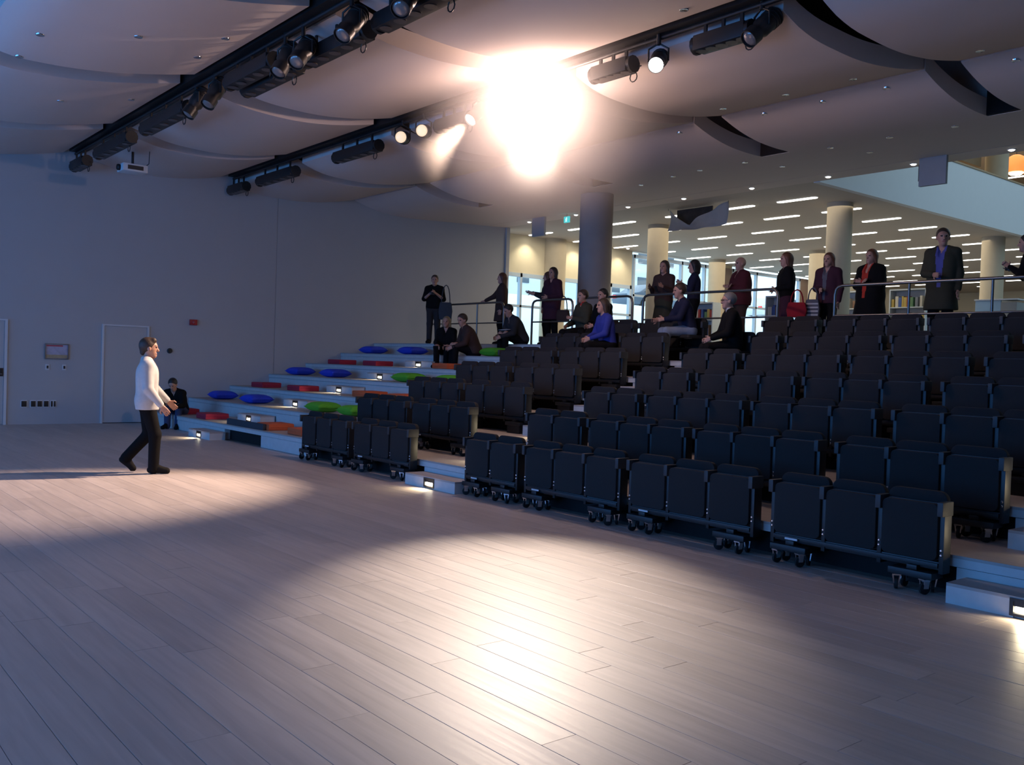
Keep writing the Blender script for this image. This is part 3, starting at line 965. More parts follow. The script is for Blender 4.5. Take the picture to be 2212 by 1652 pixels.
# columns
def column(x, yy, r, z0, z1, m, label):
    t = thing('column', label, 'column', (x, yy, z0))
    put('shaft', MB().cyl((0, 0, 0), (0, 0, z1 - z0), r, n=36).mesh('shaft', m), t)
    put('base_ring', MB().cyl((0, 0, 0), (0, 0, .05), r + .012, n=36).mesh('base_ring', M_SUB), t)  # darker ring around the column foot


column(-15.28, 14.85, .375, ZP, flat_z(14.85), M_COLHALL, 'thick round concrete column standing on the platform in the hall')
column(-12.13, 19.7, .29, ZP, ZS, M_COLUMN, 'round beige library column nearest the upper parapet')
column(-17.72, 19.65, .29, ZP, ZS, M_COLUMN, 'round beige library column beside the hanging banner')
column(-11.85, 27.1, .30, ZP, 9.6, M_COLUMN, 'round beige library column rising past the parapet to the upper floor')
column(-17.3, 26.95, .30, ZP, ZS, M_COLUMN, 'round beige library column deeper in the room behind the women')
column(-21.55, 27.1, .30, ZP, ZS, M_COLUMN, 'round beige library column against the tall windows')

# hung signs and panels along the soffit
for i, (x, lab) in enumerate(((-8.3, 'flat square grey panel hung under the soffit before the blue parapet'), (-19.13, 'flat square grey panel hung under the soffit by the hall wall'))):
    t = thing('display_board', lab, 'board', (x, 16.45, 5.06))
    put('board', MB().box(-.25, .25, -.035, .035, 0, .51).mesh('board', mat('panel_grey', (.33, .37, .40), .6), .006), t)
    put('bracket', MB().box(-.04, .04, -.02, .02, .51, .53).mesh('bracket', M_BLACK), t)
    put('edge', MB().box(-.262, -.25, -.03, .03, .1, .4).mesh('edge', M_BLACK), t)
M_EXIT = mat('exit_sign_teal', (.02, .4, .42), .4, emit=(.05, .75, .75), es=.8)
M_EXITW = mat('exit_sign_white', (1, 1, 1), .4, emit=(.85, 1, 1), es=1.2)


def exit_sign(x, yy, z, w, h, label, arrow=False):
    t = thing('exit_sign', label, 'sign', (x, yy, z), 0, 'teal exit signs')
    put('panel', MB().box(-w / 2, w / 2, 0, .04, -h, 0).mesh('panel', M_EXIT, .004), t)
    s = h / .2
    fig = MB().lathe([(.018 * s, 0), (.018 * s, .004)], 10, Matrix.Translation((.01 * s, -.001, -.05 * s)) @ Matrix.Rotation(math.pi / 2, 4, 'X'))
    for a, b in (((0, -.07), (-.015, -.12)), ((-.015, -.12), (-.045, -.17)), ((-.015, -.12), (.02, -.14)), ((.02, -.14), (.02, -.175)), ((0, -.075), (.04, -.10)), ((0, -.075), (-.04, -.09))):
        fig.cyl((a[0] * s, -.003, a[1] * s), (b[0] * s, -.003, b[1] * s), .009 * s, n=6)
    put('pictogram', fig.mesh('pictogram', M_EXITW), t, (-.12 * s if arrow else 0, 0, 0))
    if arrow:
        put('arrow', MB().prism([(-.02, -.1), (.05, -.05), (.05, -.085), (.14, -.085), (.14, -.115), (.05, -.115), (.05, -.15)], -.006, 0).mesh('arrow', M_EXITW), t, (0, 0, 0))
    put('bracket', MB().cyl((0, .02, 0), (0, .02, .25), .008, n=8).mesh('bracket', M_STEEL), t)


exit_sign(-18.1, 16.5, 5.5, .2, .16, 'small teal exit sign hung under the hall soffit')
exit_sign(-11.75, 29.6, 5.35, .42, .2, 'wide teal exit sign with arrow beside the tall column', True)
exit_sign(-17.6, 36.5, 5.45, .22, .16, 'small teal exit sign far back in the library')

# draped banner under the library ceiling
bn = thing('hanging_banner', 'pale draped fabric banner hung under the library ceiling', 'banner', (-14.75, 17.75, 5.05))
b = MB()
NX, NZ = 28, 8
for i in range(NX + 1):
    u = i / NX
    x = -.95 + 1.85 * u
    if u < .35:
        top = .52 - .42 * (u / .35)
    else:
        top = .10 + .44 * ((u - .35) / .65) ** .7
    for j in range(NZ + 1):
        v = j / NZ
        b.v.append((x, .05 * math.sin(u * 17 + v * 2) + .06 * math.sin(v * 3.1), top * v - .03 * math.sin(u * math.pi)))
for i in range(NX):
    for j in range(NZ):
        a = i * (NZ + 1) + j
        b.f.append((a, a + NZ + 1, a + NZ + 2, a + 1))
cl = put('cloth', b.mesh('cloth', mat('banner_cloth', (.5, .46, .42), .8, var=.1), 0, 80), bn)
cl.modifiers.new('thickness', 'SOLIDIFY').thickness = .006
put('dark_print', MB().box(-.85, .25, .22, .25, .06, .53).mesh('dark_print', mat('banner_print_dark', (.05, .04, .035), .6, var=.9, scale=7)), bn)
put('cord', MB().cyl((-.95, .0, .5), (-.95, 0, .55), .006, n=6).cyl((.9, .0, .5), (.9, 0, .55), .006, n=6).mesh('cord', M_STEEL), bn)

# bookcases and books
BOOKC = [mat(f'book_cover_{n}', c, .6, var=.1) for n, c in (('blue', (.06, .12, .35)), ('ochre', (.55, .40, .10)), ('red', (.45, .06, .05)), ('cream', (.65, .6, .48)), ('grey', (.25, .27, .3)), ('green', (.12, .25, .12)), ('brown', (.22, .12, .07)))]
M_CASE = mat('bookcase_white', (.62, .68, .70), .5, var=.03)
BK = {}


def bookcase(x0, x1, yy, h, label, shelf_label, rz=0):
    w = x1 - x0
    t = thing('bookcase', label, 'bookcase', ((x0 + x1) / 2, yy, ZP), rz)
    put('case', MB().box(-w / 2, -w / 2 + .03, 0, .32, 0, h).box(w / 2 - .03, w / 2, 0, .32, 0, h).box(-w / 2 + .03, w / 2 - .03, .3, .32, 0, h).box(-w / 2 + .03, w / 2 - .03, 0, .3, h - .03, h).mesh('case', M_CASE), t)
    n = max(2, int(h / .38))
    for i in range(n):
        z = .04 + i * (h - .1) / n
        put('shelf', MB().box(-w / 2 + .03, w / 2 - .03, .01, .3, z, z + .025).mesh('shelf', M_CASE), t)
        x = -w / 2 + .05
        while x < w / 2 - .12:
            bw = random.choice((.03, .045, .06, .08))
            bh = random.choice((.2, .24, .27))
            if random.random() < .8 and z + .03 + bh < (i + 1) * (h - .1) / n + .04:
                key = (bw, bh, random.randrange(len(BOOKC)))
                if key not in BK:
                    BK[key] = MB().box(-bw / 2, bw / 2, -.085, .085, 0, bh).mesh('book', BOOKC[key[2]], .003)
                p = Matrix.Rotation(rz, 4, 'Z') @ Vector((x + bw / 2, .115, z + .025))
                tag(put('book', BK[key], None, Vector(((x0 + x1) / 2, yy, ZP)) + p, (0, 0, rz)), f'small upright book on {shelf_label}', 'book', f'books on {shelf_label}')
            x += bw + .004


bookcase(-16.6, -15.35, 19.2, 1.33, 'low white bookcase behind the women at the hooped rail', 'the low shelves behind the hooped rail')
bookcase(-13.25, -12.72, 18.5, 1.36, 'narrow white bookcase with a deep side beside the near column', 'the narrow bookcase by the near column')
bookcase(-13.65, -12.72, 22.2, 1.75, 'tall white bookcase behind the woman with the scarf', 'the tall bookcase behind the scarfed woman')
bookcase(-12.2, -11.25, 22.2, 1.75, 'tall white bookcase beside the man in the dark coat', 'the tall bookcase beside the tall man')
kb = thing('service_counter', 'pale blue service counter at the foot of the tall column', 'counter', (-9.55, 22.0, ZP))
put('front_panel', MB().box(-.42, .15, 0, .04, 0, 1.38).mesh('front_panel', mat('counter_blue', (.36, .55, .72), .5), .005), kb)
put('side_panel', MB().box(.15, .5, 0, .5, 0, 1.33).mesh('side_panel', mat('counter_grey', (.30, .31, .31), .6), .005), kb)
put('counter_top', MB().box(-.44, .52, -.02, .55, 1.38, 1.41).mesh('counter_top', M_WHITE, .004), kb)

# upper floor: pendant lamp, strip light
pd = thing('pendant_lamp', 'large orange pendant lamp on the upper floor', 'pendant lamp', (-13.5, 32.3, 8.45))
put('shade', MB().lathe([(.36, 0), (.42, .12), (.40, .3), (.3, .48), (.12, .58), (.04, .6)], 28).mesh('shade', mat('orange_glass_shade', (.9, .25, .08), .4, emit=(1, .28, .06), es=.9)), pd)
put('bulb', MB().lathe([(.04, .22), (.2, .12), (.24, .0), (.18, -.06), (.03, -.09)], 20).mesh('bulb', mat('pendant_bulb', (1, 1, 1), .4, emit=(1, .85, .5), es=6)), pd)
put('cable', MB().cyl((0, 0, .6), (0, 0, 1.15), .012, n=8).mesh('cable', M_BLACK), pd)
t = thing('strip_light', 'single glowing strip light hung on the upper floor by the orange lamp', 'ceiling light', (-13.0, 31.15, 8.08))
put('diffuser', strip_me, t)
put('hanger', MB().cyl((-.4, 0, 0), (-.4, 0, 1.52), .006, n=6).cyl((.4, 0, 0), (.4, 0, 1.52), .006, n=6).mesh('hanger', M_STEEL), t)
bmx = thing('timber_beam', 'brown timber beam across the upper floor', 'beam', (-12.2, 29.5, 7.55))
put('beam_body', MB().box(-.1, .1, -5.0, -2.8, 0, .5).mesh('beam_body', mat('beam_timber', (.30, .20, .11), .6, var=.15, scale=4), .01), bmx)
put('bracket', MB().box(-.04, .04, -4.9, -4.8, .5, 2.05).box(-.04, .04, -3.0, -2.9, .5, 2.05).mesh('bracket', M_STEEL), bmx)

# ---------------------------------------------------------------- outside the library windows
M_SNOW = mat('pale_ground', (.85, .90, .92), .9, var=.08, scale=.6)
g = MB()
g.v += [(-22.6, 10, 1.8), (-22.6, 160, 1.8), (-31, 160, 4.6), (-31, 10, 4.6), (-90, 10, 4.6), (-90, 160, 4.6)]
g.f += [(0, 1, 2, 3), (3, 2, 5, 4)]
gr = struct('ground', g, M_SNOW, 'pale bank and street outside the library windows')
bd = thing('street_building', 'grey block of buildings across the street outside', 'building', (-70, 75, 4.6))
put('wall', MB().box(-4, 4, -30, 14, 0, 11).mesh('wall', mat('street_stone', (.62, .68, .72), .8, var=.1)), bd)
put('roof', MB().box(-4.2, 4.2, -30.2, 14.2, 11, 11.4).mesh('roof', M_FRAME), bd)
wm = MB().box(0, .08, -.7, .7, -.9, .9).mesh('window', mat('street_window', (.06, .09, .12), .15))
for yy in range(-28, 14, 4):
    for z in (2.2, 5.4, 8.6):
        put('window', wm, bd, (4.0, yy, z))


def car(x, yy, z, col, label, rz):
    t = thing('parked_car', label, 'car', (x, yy, z), rz)
    m = mat(f'car_paint_{label[:5]}', col, .25, metal=.3)
    put('body', MB().prism([(-2.1, .3), (2.1, .3), (2.15, .6), (2.0, .85), (1.2, .92), (.55, 1.38), (-1.0, 1.4), (-1.75, .95), (-2.15, .88), (-2.2, .55)], -.85, .85).mesh('body', m, .04), t)
    put('side_glass', MB().prism([(-1.45, .96), (1.05, .94), (.5, 1.3), (-.95, 1.32)], -.87, .87).mesh('side_glass', mat('car_glass', (.03, .04, .05), .1)), t)
    for wx in (-1.35, 1.35):
        for s in (-1, 1):
            q = put('wheel', MB().cyl((wx, s * .72, .32), (wx, s * .9, .32), .32, n=20).mesh('wheel', M_RUBBER), t)
            put('hub', MB().cyl((wx, s * .9, .32), (wx, s * .91, .32), .18, n=14).mesh('hub', M_CHROME), q)
    for s in (-.65, .65):
        put('tail_light', MB().box(-2.24, -2.14, s - .12, s + .12, .65, .8).mesh('tail_light', mat('tail_light', (.7, .03, .03), .3, emit=(1, .05, .03), es=1)), t)


car(-33, 47.5, 4.6, (.7, .72, .74), 'white parked car with red tail lights on the street outside', math.radians(80))
car(-34, 37.5, 4.6, (.10, .14, .2), 'dark blue parked car on the street outside', math.radians(85))

# ---------------------------------------------------------------- people
class SDF:
    def __init__(s, lo, hi, h):
        s.lo, s.h = np.array(lo, float), h
        s.n = np.ceil((np.array(hi) - s.lo) / h).astype(int) + 1
        s.v = np.full(s.n, .2, np.float32)

    def _blk(s, lo, hi):
        a = np.clip(np.floor((lo - s.lo) / s.h).astype(int), 0, s.n)
        b = np.clip(np.ceil((hi - s.lo) / s.h).astype(int) + 1, 0, s.n)
        ax = [s.lo[i] + s.h * np.arange(a[i], b[i]) for i in range(3)]
        return tuple(slice(a[i], b[i]) for i in range(3)), (ax[0][:, None, None], ax[1][None, :, None], ax[2][None, None, :])

    def _mix(s, sl, d, k):
        o = s.v[sl]
        h = np.clip(.5 + .5 * (o - d) / k, 0, 1)
        s.v[sl] = o * (1 - h) + d * h - k * h * (1 - h)

    def cap(s, a, b, ra, rb=None, k=.03):
        a, b = np.array(a, float), np.array(b, float)
        rb = ra if rb is None else rb
        m = max(ra, rb) + .08
        sl, (X, Y, Z) = s._blk(np.minimum(a, b) - m, np.maximum(a, b) + m)
        d = b - a
        L = max(d @ d, 1e-9)
        t = np.clip(((X - a[0]) * d[0] + (Y - a[1]) * d[1] + (Z - a[2]) * d[2]) / L, 0, 1)
        q = np.sqrt((X - a[0] - t * d[0]) ** 2 + (Y - a[1] - t * d[1]) ** 2 + (Z - a[2] - t * d[2]) ** 2) - (ra + (rb - ra) * t)
        s._mix(sl, q, k)

    def sub(s, a, b, ra, rb):
        o = s.v
        s.v = np.full(s.n, .2, np.float32)
        s.cap(a, b, ra, rb, k=.001)
        s.v = np.maximum(o, -s.v)

    def ell(s, c, r, k=.02):
        c, r = np.array(c, float), np.array(r, float)
        sl, (X, Y, Z) = s._blk(c - r - .08, c + r + .08)
        q = np.sqrt(((X - c[0]) / r[0]) ** 2 + ((Y - c[1]) / r[1]) ** 2 + ((Z - c[2]) / r[2]) ** 2)
        s._mix(sl, (q - 1) * r.min(), k)

    def cut(s, n, c):
        """remove the half space p.n > c"""
        X, Y, Z = (s.lo[i] + s.h * np.arange(s.n[i]) for i in range(3))
        s.v = np.maximum(s.v, (X[:, None, None] * n[0] + Y[None, :, None] * n[1] + Z[None, None, :] * n[2] - c).astype(np.float32))

    def mesh(s, name, mats):
        v, n = s.v, s.n
        s_ = v < 0
        cn = n - 1
        acc = np.zeros((cn.prod(), 3))
        cnt = np.zeros(cn.prod())
        quads = []
        flat = lambda i, j, k: (i * cn[1] + j) * cn[2] + k
        for ax in range(3):
            sl0 = [slice(None)] * 3
            sl1 = [slice(None)] * 3
            sl0[ax], sl1[ax] = slice(0, -1), slice(1, None)
            A, B = v[tuple(sl0)], v[tuple(sl1)]
            I = np.argwhere((A < 0) != (B < 0))
            if not len(I):
                continue
            a, b = A[tuple(I.T)], B[tuple(I.T)]
            P = I.astype(float)
            P[:, ax] += a / (a - b)
            o1, o2 = (ax + 1) % 3, (ax + 2) % 3
            ok = (I[:, o1] > 0) & (I[:, o1] < n[o1] - 1) & (I[:, o2] > 0) & (I[:, o2] < n[o2] - 1)
            I, P, a = I[ok], P[ok], a[ok]
            c = []
            for d1, d2 in ((1, 1), (0, 1), (0, 0), (1, 0)):
                J = I.copy()
                J[:, o1] -= d1
                J[:, o2] -= d2
                f = flat(J[:, 0], J[:, 1], J[:, 2])
                c.append(f)
                for q in range(3):
                    acc[:, q] += np.bincount(f, P[:, q], minlength=len(acc))
                cnt += np.bincount(f, minlength=len(acc))
            Q = np.stack(c, 1)
            Q[a > 0] = Q[a > 0][:, ::-1]
            quads.append(Q)
        Q = np.concatenate(quads)
        used, inv = np.unique(Q, return_inverse=True)
        V = acc[used] / cnt[used][:, None] * s.h + s.lo
        me = bpy.data.meshes.new(name)
        me.from_pydata(V.tolist(), [], inv.reshape(Q.shape).tolist())
        for m in mats:
            me.materials.append(m)
        me.polygons.foreach_set('use_smooth', [True] * len(me.polygons))
        return me


ARMS = {'down': ((.05, -.02, -.29), (.06, .04, -.53)), 'clasp': ((.06, .0, -.28), (-.12, .20, -.32)), 'camera': ((.07, .08, -.26), (-.10, .25, -.13)),
        'reach': ((.10, .20, -.17), (.12, .47, -.25)), 'lap': ((.05, .08, -.27), (-.07, .30, -.36)), 'fold': ((.05, .06, -.27), (-.20, .21, -.22)),
        'knee': ((.06, .12, -.25), (.0, .36, -.28)), 'chin': ((.03, .17, -.25), (-.10, .20, -.02)), 'phone': ((.05, .05, -.28), (-.02, .27, -.20))}
SKIN = mat('skin', (.50, .27, .19), .55, var=.05, scale=20)
M_EYE = mat('eye_dark', (.03, .02, .02), .2)
M_LIP = mat('lips', (.38, .13, .11), .5)
HAIR = {n: mat(f'hair_{n}', c, .5, var=.3, scale=60, bump=.4, bscale=150) for n, c in (('brown', (.05, .028, .018)), ('black', (.012, .01, .01)), ('blonde', (.28, .19, .10)), ('grey', (.22, .2, .19)), ('auburn', (.13, .045, .02)))}
CL = {}


def cloth(n, c):
    return mat(f'cloth_{n}', c, .85, var=.1, scale=25, bump=.2, bscale=300, spec=.12)


def person(label, x, y, z, heading, H=1.66, h=.0115, seat=None, lean=0, look=(0, 0), arms=('down', 'down'), legs=None, top=None, bottom=None, top_kind='shirt', bottom_kind='trousers',
           hair='brown', hair_kind='short', girth=1.0, shoe=None, inner=None, inner_w=.055, glasses=False, spread=1.0, group=None, kneey=.40, collar=None):
    k = H / 1.70
    V3 = lambda *a: np.array(a, float) * k
    J = {}
    if seat is None:
        pel = V3(0, 0, .93)
    else:
        pel = np.array([0, -.0, seat + .10 * k])
    ln = math.radians(lean)
    R = np.array([[1, 0, 0], [0, math.cos(ln), math.sin(ln)], [0, -math.sin(ln), math.cos(ln)]])   # forward lean
    up = lambda *a: pel + R @ V3(*a)
    chest, neck = up(0, 0, .33), up(0, -.01, .53)
    ln2 = ln * .6
    R2 = np.array([[1, 0, 0], [0, math.cos(ln2), math.sin(ln2)], [0, -math.sin(ln2), math.cos(ln2)]])
    head = neck + R2 @ V3(0, .03, .135)
    for s, nm in ((-1, 'L'), (1, 'R')):
        J['sh' + nm] = up(s * .172 * girth ** .5, 0, .448)
        a = arms[0 if nm == 'L' else 1]
        a = ARMS[a] if isinstance(a, str) else a
        J['el' + nm] = J['sh' + nm] + V3(a[0][0] * s, a[0][1], a[0][2])
        J['wr' + nm] = J['sh' + nm] + V3(a[1][0] * s, a[1][1], a[1][2])
        J['hip' + nm] = pel + V3(s * .09, 0, -.02)
        if legs:
            J['kn' + nm], J['an' + nm], J['to' + nm] = (V3(*p) for p in legs[nm])
        elif seat is None:
            J['kn' + nm], J['an' + nm], J['to' + nm] = V3(s * .095 * spread, .02, .50), V3(s * .105 * spread, -.02, .085), V3(s * .13 * spread, .15, .03)
        else:
            kz = max(.49 * k, seat + .03)
            J['kn' + nm] = np.array([s * .12 * spread, kneey * k, kz])
            J['an' + nm] = np.array([s * .11 * spread, kneey * k + .02, .085])
            J['to' + nm] = np.array([s * .14 * spread, kneey * k + .19, .03])
    yaw, pit = (math.radians(a) for a in look)
    Rh = np.array(Matrix.Rotation(-yaw, 3, 'Z') @ Matrix.Rotation(-pit, 3, 'X'))
    hk = 1.07
    hp = lambda *a: head + Rh @ V3(*a) * hk
    pts = np.array(list(J.values()) + [head, pel])
    lo, hi = pts.min(0) - .24, pts.max(0) + .26
    lo[2] = max(lo[2], -.03) if seat is None or True else lo[2]
    g = girth

    def torso(S, e, low=0.0):
        for zz, w, r in ((0, .075, .108), (.12, .07, .102), (.24, .085, .106), (.34, .092, .106), (.42, .08, .075)):
            S.cap(up(-w * g, 0, zz), up(w * g, 0, zz), (r * k) * (g if zz < .3 else g ** .6) + e, k=.05)
        for w in (-.06, .06):
            S.cap(up(w * g, 0, 0), up(w * g, 0, .36), .098 * k * g + e, .10 * k * g ** .6 + e, k=.04)
        for nm in 'LR':
            S.cap(up(0, -.01, .515), J['sh' + nm], .045 * k + e * .8, .05 * k + e, k=.05)

    def arm(S, nm, e, f=1.0):
        S.cap(J['sh' + nm], J['el' + nm], .052 * k + e, .041 * k + e, k=.03)
        S.cap(J['el' + nm], J['el' + nm] + (J['wr' + nm] - J['el' + nm]) * f, .041 * k + e, .027 * k + e * .8, k=.02)

    def leg(S, nm, e, f=1.0):
        S.cap(J['hip' + nm], J['kn' + nm], .085 * k * g ** .4 + e, .056 * k + e, k=.04)
        S.cap(J['kn' + nm], J['kn' + nm] + (J['an' + nm] - J['kn' + nm]) * f, .056 * k + e, .037 * k + e * .9, k=.03)

    S = SDF(lo, hi, h)
    torso(S, 0)
    for nm in 'LR':
        arm(S, nm, 0)
        leg(S, nm, 0)
        S.cap(J['an' + nm], J['to' + nm], .038 * k, .030 * k)
        f = J['wr' + nm] - J['el' + nm]
        f = f / np.linalg.norm(f)
        sx = 1 if nm == 'R' else -1
        side = np.cross(f, (sx, 0, .2))
        side /= np.linalg.norm(side)
        pn = np.cross(side, f)
        w = J['wr' + nm]
        for o in (-.022, 0, .022):
            S.cap(w + side * o * .6 * k, w + f * .085 * k + side * o * 1.2 * k, .015 * k, .014 * k, k=.012)
        for o, L in ((-.031, .058), (-.0105, .070), (.0105, .074), (.031, .064)):
            b0 = w + f * .085 * k + side * o * k
            b1 = b0 + f * L * .5 * k
            b2 = b1 + (f * .8 - pn * sx * .5) * L * .5 * k
            S.cap(b0, b1, .0088 * k, .0084 * k, k=.004)
            S.cap(b1, b2, .0084 * k, .0075 * k, k=.004)
        t0 = w + f * .03 * k + side * .026 * k
        t1 = t0 + (f * .6 + side * .7) * .045 * k
        S.cap(t0, t1, .012 * k, .0105 * k, k=.01)
        S.cap(t1, t1 + (f * .95 + side * .2) * .03 * k, .0105 * k, .0085 * k, k=.006)
    S.cap(neck - R @ V3(0, 0, .05), hp(0, -.01, -.05), .058 * k, .053 * k, k=.03)
    S.ell(hp(0, -.012, .028), np.array((.076, .094, .092)) * k * hk, k=.02)
    S.cap(hp(0, .018, -.03), hp(0, .045, -.083), .060 * k * hk, .036 * k * hk, k=.03)
    S.cap(hp(0, .078, .012), hp(0, .094, -.024), .010 * k * hk, .016 * k * hk, k=.012)
    S.cap(hp(-.03, .068, .032), hp(.03, .068, .032), .017 * k * hk, k=.015)
    S.cap(hp(-.018, .072, -.060), hp(.018, .072, -.060), .011 * k * hk, k=.008)
    for s in (-1, 1):
        S.ell(hp(s * .078, -.005, -.004), np.array((.012, .02, .032)) * k * hk, k=.008)
    me = S.mesh('person', (SKIN, M_EYE, M_LIP))
    c = np.empty(len(me.polygons) * 3)
    me.polygons.foreach_get('center', c)
    c = ((c.reshape(-1, 3) - head) / k / hk) @ Rh
    mi = np.zeros(len(c), int)
    for s in (-1, 1):
        mi[(((c[:, 0] - s * .031) / .015) ** 2 + ((c[:, 2] - .012) / .008) ** 2 < 1) & (c[:, 1] > .04)] = 1
    mi[((c[:, 0] / .024) ** 2 + ((c[:, 2] + .060) / .009) ** 2 < 1) & (c[:, 1] > .05)] = 2
    me.polygons.foreach_set('material_index', mi.tolist())
    rz = math.atan2(-heading[0], heading[1])
    o = tag(put('person', me, None, (x, y, z), (0, 0, rz)), label, 'person', group)

    # clothing, each garment its own child
    def garment(name, m, fn):
        G = SDF(lo, hi, h)
        fn(G)
        return put(name, G.mesh(name, (m,)), o)

    def f_top(G):
        e = .016 if top_kind in ('shirt',) else .024
        torso(G, e)
        for nm in 'LR':
            arm(G, nm, e * .9, .93 if top_kind != 'short_sleeve' else .0)
        if top_kind in ('coat', 'jacket', 'dress'):
            zz = {'jacket': -.10, 'coat': -.34, 'dress': -.42}[top_kind]
            if seat is None:
                for w in (-.05, .05):
                    G.cap(up(w * g, 0, 0), pel + V3(w * g * 1.1, .01, zz), (.115 * k) * g + e, (.125 if top_kind == 'jacket' else .155) * k * g + e * .6, k=.04)
        if seat is None:
            hem = pel[2] + {'shirt': -.06, 'short_sleeve': -.06, 'jacket': -.115, 'coat': -.36, 'dress': -.44}[top_kind] * k
            G.cut((0, 0, -1), -hem)
        G.sub(neck + R @ V3(0, .015, -.01), neck + R @ V3(0, .02, .3), .064 * k, .09 * k)
        if top_kind in ('jacket', 'coat'):
            G.sub(up(0, .19, .33), up(0, .06, .56), .03 * k, .05 * k)
    go = garment({'shirt': 'shirt', 'short_sleeve': 'shirt', 'jacket': 'jacket', 'coat': 'coat', 'dress': 'dress'}[top_kind], top, f_top)
    if inner:
        gm = go.data
        gm.materials.append(inner)
        c2 = np.empty(len(gm.polygons) * 3)
        gm.polygons.foreach_get('center', c2)
        c2 = (c2.reshape(-1, 3) - pel) @ R
        mk = (np.abs(c2[:, 0]) < inner_w * k * (.35 + .65 * np.clip(c2[:, 2] / (.5 * k), 0, 1))) & (c2[:, 1] > .04 * k) & (c2[:, 2] > -.05 * k)
        gm.polygons.foreach_set('material_index', mk.astype(int).tolist())

    def f_bot(G):
        for zz, w, r in ((0, .075, .108), (-.05, .075, .10)):
            G.cap(pel + V3(-w * g, 0, zz), pel + V3(w * g, 0, zz), r * k * g + .010, k=.05)
        for nm in 'LR':
            leg(G, nm, .018, 1.0)
            G.cap(J['kn' + nm], J['an' + nm] - np.array((0, 0, .03)), .062 * k, .062 * k, k=.03)
        G.cut((0, 0, 1), pel[2] + .09 * k)
    if bottom_kind == 'trousers':
        garment('trousers', bottom, f_bot)
    else:
        def f_skirt(G):
            for zz, w, r in ((0, .075, .108),):
                G.cap(pel + V3(-w * g, 0, zz), pel + V3(w * g, 0, zz), r * k * g + .010, k=.05)
            for w in (-.05, .05):
                G.cap(pel + V3(w, 0, 0), pel + V3(w * 1.3, .01, -.38), .12 * k, .15 * k, k=.05)
            G.cut((0, 0, -1), -(pel[2] - .40 * k))
        garment('skirt', bottom, f_skirt)
    shm = shoe or cloth('shoe_black', (.012, .011, .011))
    for nm in 'LR':
        a, t = J['an' + nm], J['to' + nm]
        d = (t - a) * np.array((1, 1, 0))
        d = d / max(np.linalg.norm(d), 1e-6)
        G = SDF(np.minimum(a, t) - .13, np.maximum(a, t) + .13, min(h, .009))
        G.cap(a - d * .035 * k - np.array((0, 0, .035 * k)), t + np.array((0, 0, .012)), .043 * k, .037 * k, k=.02)
        G.cap(a, a - np.array((0, 0, .03)), .05 * k, .047 * k, k=.02)
        G.cap(a + np.array((0, 0, .02)), t, .042 * k, .038 * k, k=.02)
        G.cut((0, 0, -1), -(min(a[2] - .075 * k, t[2] - .028)) - .0)
        put('shoe', G.mesh('shoe', (shm,)), o)

    if hair_kind != 'bald':
        def f_hair(G):
            G.ell(hp(0, -.022, .038), np.array((.088, .103, .098)) * k * hk, k=.02)
            if hair_kind == 'quiff':
                G.cap(hp(-.035, .045, .098), hp(.035, .045, .098), .028 * k * hk, k=.03)
                G.cap(hp(0, -.06, -.0), hp(0, -.075, -.05), .05 * k * hk, .035 * k * hk, k=.03)
            if hair_kind in ('bob', 'long'):
                zl = -.10 if hair_kind == 'bob' else -.27
                for s in (-1, 1):
                    G.cap(hp(s * .062, -.02, .02), hp(s * (.072 if hair_kind == 'bob' else .065), -.025, zl), .036 * k * hk, .032 * k * hk, k=.03)
                G.cap(hp(0, -.065, .0), hp(0, -.075, zl), .065 * k * hk, .05 * k * hk, k=.04)
            if hair_kind == 'pony':
                G.cap(hp(0, -.10, .02), hp(0, -.13, -.12), .03 * k * hk, .018 * k * hk, k=.03)
            n_ = Rh @ np.array((0, .80, -.60))
            cc = {'short': .006, 'quiff': .012, 'pony': .008, 'bob': .03, 'long': .03}[hair_kind]
            if hair_kind in ('bob', 'long'):
                n_ = Rh @ np.array((0, .93, -.37))
            G.cut(n_, float(n_ @ head) + cc * k)
        Gh = SDF(head - .42, head + .2, min(h, .009))
        f_hair(Gh)
        put('hair', Gh.mesh('hair', (HAIR[hair],)), o)
    if glasses:
        gl = MB()
        for sx in (-1, 1):
            gl.tube([Vector(hp(sx * .032 + .019 * math.cos(a), .092, .012 + .016 * math.sin(a))) for a in np.linspace(0, 2 * math.pi, 13)], .0028, 5)
            gl.cyl(Vector(hp(sx * .05, .09, .015)), Vector(hp(sx * .08, .0, .012)), .0025, n=5)
        gl.cyl(Vector(hp(-.013, .092, .015)), Vector(hp(.013, .092, .015)), .0025, n=5)
        put('glasses', gl.mesh('glasses', M_BLACK), o)
    if collar:
        G = SDF(neck - .16, neck + .12, min(h, .009))
        G.cap(neck - R @ V3(0, .0, .03), neck + R @ V3(0, .012, .025), .072 * k, .064 * k, k=.02)
        G.cut((0, 0, 1), neck[2] + .035)
        put('collar', G.mesh('collar', (collar,)), o)
    o['_j'] = 0
    del o['_j']
    return o, J, head, k, rz


def at(o_, J_, p):
    """local point of a person to world"""
    o = o_
    return Matrix.Translation(o.location) @ Matrix.Rotation(o.rotation_euler.z, 4, 'Z') @ Vector(p)


